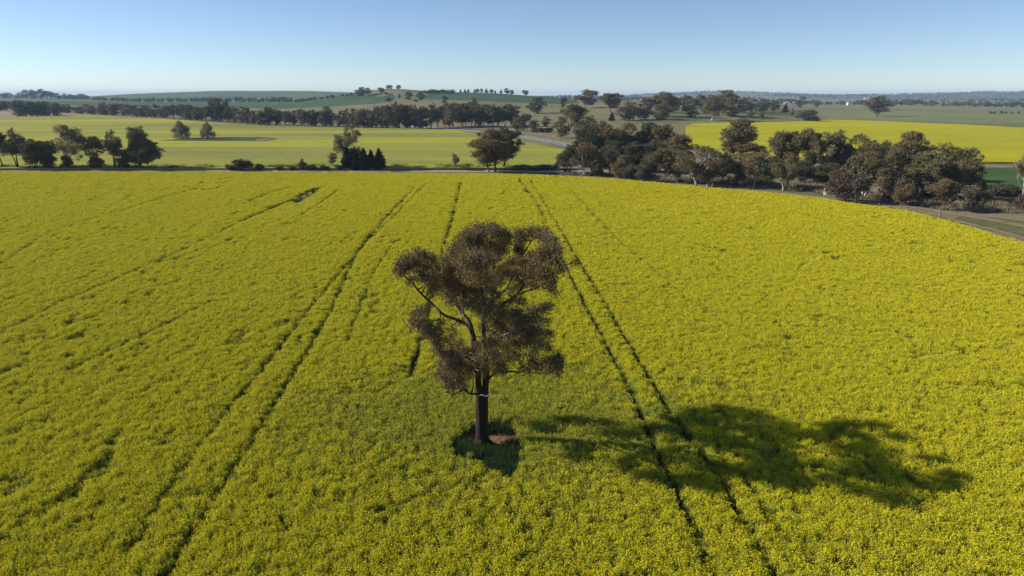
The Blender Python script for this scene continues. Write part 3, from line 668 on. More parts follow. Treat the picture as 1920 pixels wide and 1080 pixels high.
# ---------------------------------------------------------------- crop plants (stems, leaves and flower heads)
proto_col = bpy.data.collections.new("crop_plant_kinds")
grass_col = bpy.data.collections.new("grass_tuft_kinds")
straw_col = bpy.data.collections.new("dry_tuft_kinds")
def crop_proto(i, heads, fl, fsize, bloom, rad, greens, gs):
    rng = np.random.default_rng(900+i); Vs = []; Fs = []; M = []; k = 0
    def push(V, F, m):
        nonlocal k
        Vs.append(V); Fs.append(F+k); M.append(np.full(len(F), m)); k += len(V)
    r_ = rad*np.sqrt(rng.random(heads)); t = rng.random(heads)*6.283
    hx, hy = r_*np.cos(t), r_*np.sin(t); hz = 1.12+rng.normal(size=heads)*.08-(r_/rad)**2*.12
    top = np.stack([hx, hy, hz], -1); base = np.stack([hx*.55, hy*.55, np.full(heads, .1)], -1)
    # stems: thin upright blades
    ax = top-base; L = np.linalg.norm(ax, axis=1); ax /= L[:, None]
    b = rng.normal(size=(heads, 3)); b -= (ax*b).sum(1)[:, None]*ax; b /= np.linalg.norm(b, axis=1)[:, None]
    V = np.stack([base-b*.012, base+b*.012, top+b*.008, top-b*.008], 1).reshape(-1, 3); push(V, np.arange(4*heads).reshape(-1, 4), 1)
    # flowers round the top of each stem
    nb = int(heads*bloom)
    C = np.repeat(top[:nb], fl, 0)+rng.normal(size=(nb*fl, 3))*np.array([.035, .035, .05])
    if len(C):
        a, b = frames(len(C), rng, 0.0); Ls = fsize*rng.uniform(.7, 1.3, len(C)); V, F = leaves(C, a, b, Ls, Ls*.85); push(V, F, 0)
    # buds, pods and leaves below
    C = np.stack([rng.normal(size=greens)*rad*.55, rng.normal(size=greens)*rad*.55, rng.uniform(.25, 1.08, greens)**.8], -1)
    a, b = frames(greens, rng, -.5); Ls = gs*rng.uniform(.6, 1.4, greens); V, F = leaves(C, a, b, Ls, Ls*.4); push(V, F, 1)
    o = bpy.data.objects.new("crop_plant", mesh_np("crop_plant", np.concatenate(Vs), np.concatenate(Fs), [M_FLOWER, M_STEM], np.concatenate(M)))
    proto_col.objects.link(o)
ci = 0
for bl in (1.0, .92, .85, .95): crop_proto(ci, 30, 8, .048, bl, .34, 100, .12); ci += 1       # 0-3 full bloom, near
for bl in (.55, .36): crop_proto(ci, 26, 6, .046, bl, .34, 190, .12); ci += 1                # 4-5 thin bloom, near
for bl in (1.0, .95, .9): crop_proto(ci, 24, 7, .085, bl, .36, 40, .15); ci += 1           # 6-8 full bloom, far
for bl in (.5,): crop_proto(ci, 20, 4, .085, bl, .36, 80, .17); ci += 1                    # 9 thin bloom, far
def tuft_proto(col, i, n, h, rad, m, wid=.02):
    rng = np.random.default_rng(700+i)
    b0 = np.stack([rng.normal(size=n)*rad, rng.normal(size=n)*rad, np.zeros(n)], -1)
    a = rng.normal(size=(n, 3))*.38; a[:, 2] = 1; a /= np.linalg.norm(a, axis=1)[:, None]
    b = rng.normal(size=(n, 3)); b -= (a*b).sum(1)[:, None]*a; b /= np.linalg.norm(b, axis=1)[:, None]
    L = h*rng.uniform(.5, 1.2, n); V, F = leaves(b0+a*L[:, None]*.5, a, b, L, wid)
    o = bpy.data.objects.new("grass_tuft", mesh_np("grass_tuft", V, F, [m])); col.objects.link(o)
for i in range(3): tuft_proto(grass_col, i, 90, .45, .14, M_GRASS)
for i in range(3): tuft_proto(straw_col, 10+i, 70, .8, .30, M_STRAW, .05)

def scatter(name, pts, rot, scl, vid, col, label, cat, z=None):
    if z is None: z = height(pts[:, 0], pts[:, 1])
    me = bpy.data.meshes.new(name); me.vertices.add(len(pts))
    me.vertices.foreach_set("co", np.column_stack([pts, z]).astype(np.float32).ravel())
    a = me.attributes.new("rot", 'FLOAT_VECTOR', 'POINT'); a.data.foreach_set("vector", rot.astype(np.float32).ravel())
    a = me.attributes.new("scl", 'FLOAT_VECTOR', 'POINT'); a.data.foreach_set("vector", scl.astype(np.float32).ravel())
    a = me.attributes.new("vid", 'INT', 'POINT'); a.data.foreach_set("value", vid.astype(np.int32))
    o = link(name, me); tag(o, label, cat, kind='stuff')
    ng = bpy.data.node_groups.new(name, 'GeometryNodeTree')
    ng.interface.new_socket("Geometry", in_out='INPUT', socket_type='NodeSocketGeometry')
    ng.interface.new_socket("Geometry", in_out='OUTPUT', socket_type='NodeSocketGeometry')
    N = ng.nodes; gi = N.new("NodeGroupInput"); go = N.new("NodeGroupOutput")
    iop = N.new("GeometryNodeInstanceOnPoints"); ciN = N.new("GeometryNodeCollectionInfo")
    ciN.inputs["Collection"].default_value = col; ciN.inputs["Separate Children"].default_value = True; ciN.inputs["Reset Children"].default_value = True
    iop.inputs["Pick Instance"].default_value = True
    def attr(n, t):
        q = N.new("GeometryNodeInputNamedAttribute"); q.data_type = t; q.inputs[0].default_value = n
        return [s for s in q.outputs if s.enabled and s.name == "Attribute"][0]
    m2p = N.new("GeometryNodeMeshToPoints")
    ng.links.new(gi.outputs[0], m2p.inputs[0]); ng.links.new(m2p.outputs[0], iop.inputs["Points"])
    ng.links.new(ciN.outputs[0], iop.inputs["Instance"])
    ng.links.new(attr("vid", 'INT'), iop.inputs["Instance Index"])
    e2r = N.new("FunctionNodeEulerToRotation"); ng.links.new(attr("rot", 'FLOAT_VECTOR'), e2r.inputs[0]); ng.links.new(e2r.outputs[0], iop.inputs["Rotation"])
    ng.links.new(attr("scl", 'FLOAT_VECTOR'), iop.inputs["Scale"]); ng.links.new(iop.outputs[0], go.inputs[0])
    md = o.modifiers.new("scatter", 'NODES'); md.node_group = ng
    print(name, len(pts))
    return o
def wl(*p): return [G(a, b, CROP) for a, b in p]
# wheel tracks: (line, half width of the gap, chance that a plant there is missing)
TRACKS = [(wl((974, 335), (1010, 385), (1040, 450), (1075, 525), (1130, 630), (1185, 730), (1225, 820), (1262, 895), (1300, 985), (1345, 1080), (1380, 1150)), .31, .97),
          (wl((994, 337), (1035, 402), (1085, 485), (1135, 568), (1188, 655), (1245, 745), (1290, 815)), .31, .97),
          (wl((1290, 815), (1345, 885), (1392, 965), (1440, 1050), (1470, 1110)), .26, .82),
          (wl((864, 341), (850, 400), (832, 460), (815, 530), (795, 610), (768, 700)), .34, .98),
          (wl((796, 346), (740, 402), (690, 450), (640, 505), (585, 570), (530, 640), (490, 690)), .25, .9),
          (wl((490, 690), (430, 760), (360, 850), (300, 930), (240, 1030)), .24, .55),
          (wl((778, 350), (720, 410), (680, 455), (655, 500), (620, 580), (580, 650), (545, 700), (520, 745)), .29, .93),
          (wl((520, 745), (455, 850), (380, 960), (330, 1040), (300, 1090)), .28, .62),
          (wl((598, 352), (540, 376), (495, 394), (450, 414)), .55, .9), (wl((450, 414), (350, 465), (220, 520), (110, 565), (0, 622)), .26, .5),
          (wl((380, 349), (300, 372), (200, 401), (160, 412)), .32, .75), (wl((160, 412), (80, 440), (0, 495), (-60, 520)), .28, .35),
          (wl((1075, 360), (1110, 397), (1150, 440), (1192, 475)), .28, .6), (wl((1192, 475), (1290, 560), (1420, 640), (1560, 700)), .20, .15),
          (wl((640, 350), (600, 380), (560, 405)), .28, .35), (wl((740, 450), (700, 510), (680, 560), (650, 640)), .24, .35),
          (wl((400, 560), (300, 610), (130, 690)), .25, .15), (wl((1555, 1075), (1440, 960), (1390, 880)), .24, .4),
          (wl((545, 349), (500, 362), (460, 380)), .45, .55), (wl((270, 338), (180, 350), (60, 366)), .3, .3)]
HOLE = wl((838, 829), (852, 806), (890, 786), (925, 776), (955, 783), (980, 806), (985, 850), (976, 878), (946, 892), (918, 876), (885, 862), (856, 848))
_hc = np.mean(HOLE, 0); HOLE = [tuple(_hc+(np.array(p)-_hc)*1.0) for p in HOLE]
THIN = wl((541, 379), (560, 363), (588, 351), (604, 351), (585, 368), (560, 381))
def crop_points():
    X = []; Yv = []; far = []
    y = 22.0
    rng = np.random.default_rng(3)
    while y < 262:
        s = .36+.28*min(1, max(0, (y-60)/110))
        hw_ = .84*y+20; xs = np.arange(-hw_, hw_, s)
        X.append(xs+rng.uniform(-.45, .45, len(xs))*s); Yv.append(y+rng.uniform(-.45, .45, len(xs))*s); far.append(np.full(len(xs), s)); y += s
    X = np.concatenate(X); Y = np.concatenate(Yv); Sp = np.concatenate(far)
    hx_ = np.hypot((X-TX)/1.0, (Y-TY)/1.0)
    ragged = inside(HOLE, X+.30*vnoise(X*1.3, Y*1.3, 41), Y+.30*vnoise(X*1.3, Y*1.3, 42))
    k = inside(field, X, Y) & (~ragged | ((rng.random(len(X)) < .05) & (hx_ > 2.6))); X, Y, Sp = X[k], Y[k], Sp[k]
    # the rows run along the wheel tracks; gaps are drawn out along the rows
    u = X+.045*Y
    g0 = vnoise(u/.5, Y/.9, 6); g1 = vnoise(u/.75, Y/1.7, 1); g2 = vnoise(u/2.3, Y/5.5, 2); g3 = vnoise(u/9, Y/18, 3); g4 = vnoise(X/32, Y/38, 4)
    gap = g1*.72+g2*.36+g3*.24
    left = np.clip((12-X)/40, 0, 1)*.06
    dens = np.where(gap > .86-left*1.3, .45, np.where(gap > .68-left*1.6, .7, 1.0))
    rows = np.sin(u*6.2832/.92)*np.clip((Y-55)/60, 0, 1)*np.clip((X+45)/30, .25, 1)*np.clip((40-X)/30, .25, 1)
    hsc = 1.0+.06*g2+.06*g1+.080*g0+.045*rows+.07*g3-np.clip(gap-.42+left, 0, 1)*.70
    for line, hw_, ch in TRACKS:
        d = seg_dist(line, X, Y); brk = np.clip(.35+vnoise(Y/5.5, X*0+line[0][0], 9)*1.0+ch, 0, 1)
        far_w = hw_*(1.12+np.clip((Y-90)/260, 0, .8))
        dens = np.where((d < far_w), dens*(1-ch*brk), dens); hsc = np.where(d < far_w, hsc*.68, np.where(d < far_w*1.7, hsc*.93, hsc))
    dens = np.where(inside(THIN, X, Y), .06, dens)
    r = rng.random(len(X)); k = r < dens; X, Y, Sp, hsc, gap, g3, g4 = (v[k] for v in (X, Y, Sp, hsc, gap, g3, g4))
    # thin, greener bloom round the tree and in faint patches
    e = np.hypot((X+1.0)/15.5, (Y-48.5)/10.0)*(1+.25*vnoise(X/2.5, Y/2.5, 12))
    pg_ = 1.0*np.clip(1.5-e, 0, 1)+.13*np.clip(g4+.25, 0, 1)+.30*np.clip(gap-.1, 0, 1)+.05
    pg_ += .25*np.clip(vnoise(X/5, Y/3, 15)-.45, 0, 1)*2*(X > 5)
    thin = rng.random(len(X)) < pg_
    nr = rng.random(len(X)) > np.clip((Y-72)/110, 0, 1)
    vid = np.where(nr, np.where(thin, rng.integers(4, 6, len(X)), rng.integers(0, 4, len(X))), np.where(thin, 9, rng.integers(6, 9, len(X))))
    rot = np.stack([rng.normal(size=len(X))*.10, rng.normal(size=len(X))*.10, rng.random(len(X))*6.283], -1)
    hs = hsc*rng.uniform(.94, 1.06, len(X))*np.where(e < 1, .92, 1.0)
    sc = Sp/.42*rng.uniform(.9, 1.15, len(X))
    return np.stack([X, Y], -1), rot, np.stack([sc, sc, hs], -1), vid
p = crop_points()
scatter("canola_crop", *p, proto_col, "dense yellow flowering canola covering the near field", "crop")
# grass and bare red earth in the hollow round the trunk
SOIL = [G(a, b) for a, b in [(868, 846), (884, 826), (900, 812), (922, 800), (948, 806), (975, 822), (990, 836), (985, 845), (940, 846), (900, 850)]]
patch("bare_soil", [G(a, b) for a, b in [(850, 840), (880, 810), (900, 790), (940, 782), (985, 800), (1000, 850), (975, 900), (930, 905), (890, 875)]], G_REDSOIL, 0.05)
def hollow():
    rng = np.random.default_rng(8); H = np.array(HOLE); x0, y0 = H.min(0)-.3; x1, y1 = H.max(0)+.3; n = 1100
    X = rng.uniform(x0, x1, n); Y = rng.uniform(y0, y1, n)
    soil = np.hypot((X-TX-.9)/2.0, (Y-TY-.7)/1.25) < 1+.25*vnoise(X*1.5, Y*1.5, 5)
    k = inside(HOLE, X, Y) & ~soil & (np.hypot(X-TX, Y-TY) > .9) & ~((X < TX-.3) & (Y > TY-.6)); X, Y = X[k], Y[k]; n = len(X)
    s = rng.uniform(.5, 1.9, n)*(1+.35*vnoise(X*1.1, Y*1.1, 44))
    scatter("grass", np.stack([X, Y], -1), np.stack([rng.normal(size=n)*.1, rng.normal(size=n)*.1, rng.random(n)*6.28], -1), np.stack([s, s, s*1.15], -1), rng.integers(0, 3, n), grass_col,
            "dark green grass in the hollow round the lone tree", "grass")
hollow()
def litter():
    rng = np.random.default_rng(12); n = 260; t = rng.random(n)*6.283; d = rng.uniform(.7, 2.6, n)
    C = np.stack([TX+.5+np.cos(t)*d*1.15, TY+.1+np.sin(t)*d*.8, np.full(n, .085)], -1)
    a = rng.normal(size=(n, 3)); a[:, 2] *= .12; a /= np.linalg.norm(a, axis=1)[:, None]; b = np.cross(a, [0, 0, 1]); b /= np.linalg.norm(b, axis=1)[:, None]
    L = rng.uniform(.08, .55, n); V, F = leaves(C, a, b, L, L*.12+.02); V = np.concatenate([V, V-[0, 0, .015]]); F = np.concatenate([F, F[:, ::-1]+4*n])
    o = link("leaf_litter", mesh_np("leaf_litter", V, F, [M_STRAW])); tag(o, "shed bark and sticks on the red earth under the lone tree", "litter", kind='stuff')
litter()
def tufts(name, poly, n, seed, col, label, smin, smax, clump=.35):
    rng = np.random.default_rng(seed); H = np.array(poly); x0, y0 = H.min(0); x1, y1 = H.max(0)
    X = rng.uniform(x0, x1, n); Y = rng.uniform(y0, y1, n)
    k = inside(poly, X, Y) & (vnoise(X/4, Y/4, seed)+rng.uniform(-.4, .4, n) > -clump) & ~inside(field, X, Y); X, Y = X[k], Y[k]; n = len(X)
    s = rng.uniform(smin, smax, n)
    scatter(name, np.stack([X, Y], -1), np.stack([rng.normal(size=n)*.1, rng.normal(size=n)*.1, rng.random(n)*6.28], -1), np.stack([s*1.3, s*1.3, s], -1), rng.integers(0, 3, n), col, label, "grass")
tufts("dry_grass", pg((1045, 328), (1200, 334), (1300, 342), (1440, 353), (1560, 366), (1700, 384), (1790, 397), (1880, 400), (1980, 405), (1990, 385), (1830, 372), (1700, 365), (1500, 345), (1300, 333), (1100, 324)),
      5200, 21, straw_col, "tall pale dry grass along the foot of the grove", .7, 1.7)
tufts("verge_weeds", pg((-500, 318.6), (-500, 314.5), (300, 314.5), (1040, 313.5), (1045, 320), (640, 318), (300, 318.8)), 5200, 22, grass_col, "rough dark weeds between the dirt road and middle field", 1.6, 3.6, .1)

# ---------------------------------------------------------------- grove right of the near field
g_ = "gum trees of the roadside grove"
GROVE = [
 ('gumdark',1100,312,233,50,"dark gum at the left back of the grove, below the hill road"), ('gum',1135,309,229,56,"tall olive gum at the grove's left back, crown topping its neighbours"),
 ('densebrown',1172,306,226,56,"olive-brown gum at the highest point of the grove's left back"), ('gumdark',1210,306,226,58,"dark rounded gum behind the grove's tall back trees"),
 ('gum',1247,310,232,54,"brownish gum at the back of the grove where the far yellow field begins"), ('gum',1276,314,250,52,"olive gum with a leaning top against the far yellow field"),
 ('whitegum',1262,322,270,50,"grey-brown gum with a white bare branch in the middle of the grove"),('dense',1150,320,262,44,"very dark bushy gum in the left middle of the grove"),
 ('gumdark',1190,322,264,46,"dark gum behind the brown shrub of the grove"),('gumdark',1225,324,264,44,"dark gum behind the cone-shaped tree"),
 ('gumdark',1072,327,268,52,"dark gum at the grove's left corner beside the dirt road"), ('whitegum',1094,329,266,46,"thick-limbed gum with forked pale trunks at the grove's left front"),
 ('dense',1122,330,284,34,"small dark gum right of the forked pale trunks"), ('gumdark',1143,331,278,36,"dark slender gum with bare stems in the grove's left front"),
 ('densebrown',1165,334,290,36,"low brown gum between dark slender gums and brown shrub"), ('brownshrub',1180,337,308,30,"round tan-brown shrub at the left front of the grove"),
 ('dense',1208,340,290,42,"broad cone-shaped dark green tree at the front of the grove"), ('gum',1240,342,276,48,"grey gum right of the cone-shaped tree"),
 ('whitegum',1268,343,282,44,"thin gum with slim pale stems right of the grey gum"), ('whitegum',1308,349,272,74,"spreading gum with a crooked white trunk at the grove front"),
 ('whitegum',1328,350,306,34,"small gum with leaning white stem right of the crooked white trunk"), ('gumdark',1352,343,284,46,"dark gum in the dip of the grove's skyline"),
 ('gum',1384,303,221,66,"tall two-headed gum rising alone against the far yellow field"), ('gum',1378,348,300,50,"dull brown gum in shade in front of the two-headed gum"),
 ('gum',1408,320,268,58,"olive gum right of the two-headed gum"), ('whitegum',1412,352,286,44,"gum with thin white upright trunk, front of the grove centre"),
 ('gumdark',1440,354,290,46,"dark gum left of the thin white stem by the grass edge"), ('whitegum',1470,358,284,42,"slim gum with pale stem nearest the grass, grove centre"),
 ('gum',1466,330,243,58,"round-topped olive gum left of the sunlit yellow-green crowns"), ('gum',1506,332,238,52,"tall gum with mottled crown above the white marker post"),
 ('pale',1540,334,246,46,"sunlit yellow-green gum with gaps showing yellow field"), ('densebrown',1565,332,243,48,"brown gum between the yellow-green gum and the wide brown crown"),
 ('densebrown',1612,334,248,66,"wide flat-topped brown gum in the grove's right half"), ('dense',1655,324,262,24,"small dark round treetop poking up between two big brown crowns"),
 ('gum',1700,338,245,66,"tall domed gum with white limbs, highest in the grove's right half"), ('dense',1500,342,300,60,"black-shaded bushy gum behind the white marker post"),
 ('dense',1548,346,305,54,"low dark gum hidden in shade right of the marker post"), ('brownshrub',1588,378,310,64,"large rounded rusty brown shrub at the field edge"),
 ('whitegum',1622,372,283,72,"wide gum with fine white limbs behind the rusty shrub"), ('densebrown',1672,368,280,64,"reddish-brown gum in the middle of the grove's right half"),
 ('gum',1655,378,312,44,"grey-brown gum with tangled stems in front of the reddish gum"), ('densebrown',1765,358,268,84,"broad olive gum at the grove's right end, sunlit from behind"),
 ('gum',1725,376,284,70,"olive gum with dense low crown left of the broad right-end gum"), ('dense',1808,352,276,56,"dark gum forming the grove's right tip against yellow"),
 ('gum',1775,372,300,64,"grey gum in front of the grove's right tip"), ('brownshrub',1695,386,330,40,"grey-brown shrub beside the fence corner posts"),
 ('gum',1762,395,334,52,"low sparse spreading tree by the fence, right end of grove"), ('dense',1735,372,330,34,"green-black bush low in the grove's right half"),
 ('brownshrub',1826,391,347,40,"twiggy grey-brown shrub near the red dirt track"), ('pine',1838,366,335,20,"small dark pointed tree left of the green field"),
 ('shrub',1872,367,342,44,"dark broad bush in front of the small green field"), ('shrub',1893,370,346,36,"dark bush beside the white-trunked tree at the green field"),
 ('pale',1916,377,277,46,"pale sparse gum with a bright white trunk at the photo's right edge"), ('brownshrub',1918,400,352,30,"brown bush at the foot of the white-trunked gum"),
 ('shrub',1062,325,314,14,"small dark bush where the grove meets the dirt road"),
]
for k, px, b, t, wd, lab in GROVE: P_(k, px, b, t, wd, lab, g_)

g_ = "trees along the left roadside"
for k, px, b, t, wd, lab in [
 ('slim',6,317,243,40,"slim multi-stemmed gum cut by the photo's left edge"), ('slim',34,318,240,38,"tall gum with bare thin trunks second along the left roadside"),
 ('gumdark',68,318.5,259,44,"dark dense tree leaning left beside the dirt road"), ('slim',98,317.5,262,34,"thin see-through gum right of the leaning dark tree"),
 ('dense',92,318,286,26,"black bush under the thin see-through gum"), ('pale',138,317.5,229,50,"tall loose-crowned gum, highest of the left roadside trees"),
 ('shrub',126,318,289,18,"dark bush at the foot of the highest roadside gum"), ('slim',184,317.5,252,40,"gum with wide leaning crown left of the two tallest stems"),
 ('shrub',182,318.5,293,30,"dark shrub under the wide leaning gum"), ('slim',217,318,243,34,"upright gum with white stem in the left roadside clump"),
 ('dense',236,318.5,280,30,"dark round tree in front of the white-stemmed gum"), ('slim',266,317,236,34,"gum with a small high head above the dark clump"),
 ('gumdark',260,318,266,40,"dark tree below the small high head"), ('gumdark',281,318.5,260,44,"dark tree with ragged right side ending the left roadside clump"),
 ('pale',657,318,232,46,"tall pale gum rising above a clump of dark cypress pines"),
 ('pine',652,319,267,20,"reddish dark cypress at the foot of the tall pale gum"), ('pine',668,319.5,280,22,"dark cypress pine second in the middle clump"),
 ('pine',683,319.5,277,24,"broad dark cypress pine in the centre of the middle clump"), ('pine',697,319,280,20,"dark cypress pine fourth in the middle clump"),
 ('pine',712,319.5,277,24,"pointed cypress pine ending the middle clump at its right"),
 ('sapling',625,319,286,20,"thin pale sapling left of the cypress clump"), ('sapling',853,319.5,287,17,"lone small round-headed sapling between cypress clump and big dark gum"),
 ('gum',922,323,241,74,"big dark drooping gum on several bare stems beside the dirt road"), ('gumdark',946,316,237,60,"big dark gum touching the drooping gum from behind"),
 ('shrub',433,320,307,22,"low grey bush left of the tallest roadside bush"), ('shrub',452,320,297,36,"tallest round bush on the verge left of the cypress clump"),
 ('shrub',487,320,306,16,"small bush right of the tallest roadside bush"), ('shrub',524,320,311,22,"low wide bush left of the upright bush"),
 ('shrub',548,320,311,26,"low rounded bush touching the upright bush"), ('dense',566,320,297,15,"upright narrow bush standing out of the low hedge"),
 ('shrub',586,320,308.5,26,"low hedge bush right of the upright bush"), ('shrub',607,320,309,26,"low hedge bush under the pale sapling"),
 ('shrub',637,320,309,24,"low hedge bush left of the reddish cypress"),
 ('bare',341,263,224.5,28,"larger of two leafless bushy trees in the middle field"), ('bare',390,263.3,228.5,23,"smaller of two leafless bushy trees in the middle field"),
]: P_(k, px, b, t, wd, lab, g_ if b > 300 else "leafless trees at the creek patch")

# trees on the slope between middle field and hill
g_ = "trees dotted below and on the hills"
MID = [
 ('fardense',984,247,213,26,"dark bushy tree left of the highway, above the big gum"), ('fardense',1001,249,223,18,"dark narrow tree beside the bushy one above the highway"),
 ('fardense',970,245,219,20,"dark tree half behind the crown of the big gum"), ('farbrown',1023,237,218,17,"small round tree alone on the pasture above the highway"),
 ('shrub',1014,248,239,14,"low reddish bush on the highway verge"), ('shrub',1030,249,238,16,"low brown bush right of the reddish verge bush"),
 ('farbrown',1053,259,217,34,"tall brown gum on the verge right of the highway bend"), ('gum',1076,250,194,42,"high sparse gum rising behind the highway bend"),
 ('farbrown',1106,256,215,40,"rounded brown gum right of the high sparse gum"), ('fardense',1130,252,226,24,"dark gum between the highway bend and the grove"),
 ('fardense',1006,212.5,181.5,34,"big dark round tree on the pale slope"), ('fardense',1057,203,182,13,"small dark tree against the green hill crest"),
 ('gum',1100,203,167.5,35,"large lone gum with forked trunk on the pale hilltop"), ('gum',1144,209,173.5,40,"large gum with a side head right of the forked one"),
 ('pine',1147,227,209,11,"small rusty cone-shaped tree on the pasture"), ('farbrown',1176,226,190,44,"wide grey-brown gum left on the knoll"),
 ('farbrown',1206,224,182,46,"broad brown gum on the knoll's left side"), ('gum',1240,220,171,54,"tallest broad gum on the left of the knoll"),
 ('densebrown',1240,225,187,32,"lower brown gum with pale legs in front of the tallest knoll gum"), ('fardense',1262,212,180,26,"dark gum behind the knoll's left gums"),
 ('farbrown',1295,221,183,32,"mushroom-shaped brown gum standing apart on the knoll"), ('whitegum',1335,226,177,42,"sparse gum with white forked trunk at the knoll's centre"),
 ('densebrown',1362,217,168,46,"tallest dark-domed gum crowning the knoll"), ('farbrown',1372,219,182,40,"dark wide gum below the dome-crowned one"),
 ('fardense',1392,211,182,28,"dark gum right of the knoll's domed gum"), ('fardense',1410,208,184,24,"dark gum fourth from the knoll's right end"),
 ('fardense',1430,210,184,26,"dark rounded gum near the knoll's right end"), ('fardense',1450,209,187,20,"dark gum ending the knoll's tree row"),
 ('fardense',1285,201,177,28,"dark gum on the knoll's skyline left of the mushroom gum"), ('fardense',1312,201,177,26,"dark gum on the knoll's skyline behind the sparse white gum"),
 ('farbrown',1407,222,206,14,"small grey bushy tree on the grass right of the domed gum"), ('farbrown',1427,224,209,12,"small twiggy tree at the knoll's foot by the yellow field"),
 ('shrub',1515,228.5,204,36,"round dense green bush at the corner of the far yellow field"), ('farpine',1472,212,194,13,"small bright green tree on the bare slope"),
 ('farbrown',1485,217,203,9,"tiny grey tree beside the bright green one"), ('fardense',1501,202,180,19,"lone dark gum on the plain above the green bush"),
 ('fardense',1532,201,189,11,"small round tree on the plain right of the lone dark gum"), ('gum',1641,217.5,181,42,"wide low gum alone in the pale green paddock"),
 ('fardense',1648,205,179,20,"dark treetop rising behind the wide paddock gum"),
 ('fardense',834,194,178,14,"dark fan-shaped tree on the green hillside"), ('farbrown',880,206,190,20,"bushy tree above the belt, below the green hill"), ('fardense',890,205,183,12,"sparse tall tree reaching into the green hill"),
 ('fardense',671,180,168,12,"dark tree low on the shoulder of the central hill"), ('fardense',678,181,162.5,19,"forked tree in the clump on the hill shoulder"), ('farbrown',690,178,164,13,"spreading tree at the right of the hill-shoulder clump"),
 ('fardense',714.5,175,164,12,"round tree between shoulder clump and hilltop pair"), ('farbrown',727,166.5,158.5,8,"smallest of the hilltop pair against the sky"), ('fardense',733,167,159,8,"round tree of the hilltop pair against the sky"),
 ('fardense',747,167.5,159,10,"single tree on the very top of the central hill"), ('fardense',724,178,171.5,6,"small bush below the hilltop"), ('fardense',729,191,182,13,"round bush low on the central hill"),
 ('fardense',749,185,176,5,"narrow small tree on the central hill's slope"), ('fardense',767,187,171,16,"round tree on the central hill's slope"), ('fardense',789,188,171,16,"dark tree at the dip between the two hills"),
 ('shrub',780,191,186,12,"low bush beneath the trees in the dip"),
]
for k, px, b, t, wd, lab in MID: P_(k, px, b, t, wd, lab, g_)

def belt(kinds, line, tops, n, wd, label, group, seed, jb=.5, jt=2.5):
    """line: (px, base row); tops: (px, top row); label holds {} for the ordinal"""
    r = random.Random(seed); lx, lb = zip(*line); tx, tt = zip(*tops); out = []
    for i in range(n):
        px = lx[0]+(lx[-1]-lx[0])*(i+.5)/n+r.uniform(-.3, .3)*(lx[-1]-lx[0])/n
        out.append((px, np.interp(px, lx, lb)+r.uniform(-jb, jb), np.interp(px, tx, tt)+r.uniform(-jt, jt), wd*r.uniform(.8, 1.3)))
    for i, (px, b, t, w_) in enumerate(sorted(out)):
        P_(kinds[r.randrange(len(kinds))], px, b, t, w_, label.format(ordinal(i+1)), group)
D = ['fardense', 'fardense', 'fargum', 'farbrown']
belt(D, [(-20, 208), (40, 209)], [(-20, 187), (40, 188)], 4, 22, "{} dark tree from the left behind the pale bare paddock", "trees behind the bare paddock", 1)
belt(['fardense'], [(28, 219), (110, 218.5)], [(28, 193), (60, 188), (110, 192)], 7, 24, "{} dark round tree from the left in the clump on the bare paddock", "clump on the bare paddock", 2)
belt(['fardense'], [(108, 212), (158, 213.5)], [(108, 197), (158, 199)], 5, 16, "{} low dark tree from the left between paddock clump and long belt", "low trees left of the long belt", 3)
belt(D, [(162, 214.5), (280, 220), (400, 228), (480, 233.5)], [(162, 195), (200, 192), (300, 197), (390, 198), (420, 194), (440, 201), (480, 204)], 30, 19, "{} tree from the left in the long dark belt behind the middle field", "long dark tree belt", 4, .6, 3)
belt(['fardense', 'farbrown'], [(400, 227), (432, 227)], [(400, 184), (432, 186)], 4, 17, "{} from the left of the taller trees standing out of the long belt", "taller trees in the long belt", 5)
belt(D, [(484, 234.5), (500, 234), (625, 237.5)], [(484, 212), (505, 200), (530, 206), (580, 204), (625, 207)], 15, 19, "{} tree from the left in the belt stretch before the gap", "belt stretch before the gap", 6, .6, 3)
P_('farbrown', 616, 222, 197, 19, "small spreading tree peeping over the belt before the gap", "trees dotted below and on the hills")
belt(D, [(634, 238), (720, 241), (805, 241)], [(634, 215), (655, 204), (700, 205), (735, 192), (760, 193), (805, 206)], 21, 22, "{} tree from the left in the dense belt right of the gap", "dense belt right of the gap", 7, .8, 3)
belt(['farbrown', 'fargum', 'gum', 'fargum'], [(808, 240), (860, 238), (962, 237)], [(808, 197), (850, 193), (900, 198), (962, 198)], 15, 26, "{} tree from the left in the open belt ending behind the big gum", "open belt behind the big gum", 8, 2.0, 4)
belt(['fardense', 'farbrown'], [(830, 226), (962, 224)], [(830, 196), (890, 194), (962, 202)], 7, 24, "{} tree from the left in the back row of the open belt", "back row of the open belt", 9, 1.5, 3)
belt(['fardense', 'farbrown', 'fargum'], [(-10, 184.5), (100, 185.5), (168, 187)], [(-10, 172), (30, 176), (55, 167), (80, 167), (100, 173), (168, 178)], 17, 15, "{} tree from the left in the skyline row at the far left", "skyline row at the far left", 10, .2, 2)
belt(['fardense', 'farbrown'], [(172, 188), (250, 190.5)], [(172, 181), (250, 184)], 10, 9, "{} small tree from the left where the skyline row thins", "thin part of the hedgerow", 11, .2, 1.5)
belt(['fardense', 'farbrown'], [(252, 191), (480, 191.7)], [(252, 184), (340, 183.5), (460, 182), (480, 184)], 27, 10, "{} small tree from the left in the hedgerow below the smooth far hill", "hedgerow below the far hill", 12, .2, 1.6)
belt(['fardense', 'farbrown'], [(482, 191.8), (560, 191.5), (600, 186.5), (625, 184)], [(482, 185), (530, 181), (560, 186), (600, 181), (625, 178)], 19, 10, "{} small tree from the left in the hedgerow climbing the central hill", "hedgerow climbing the hill", 13, .2, 1.6)
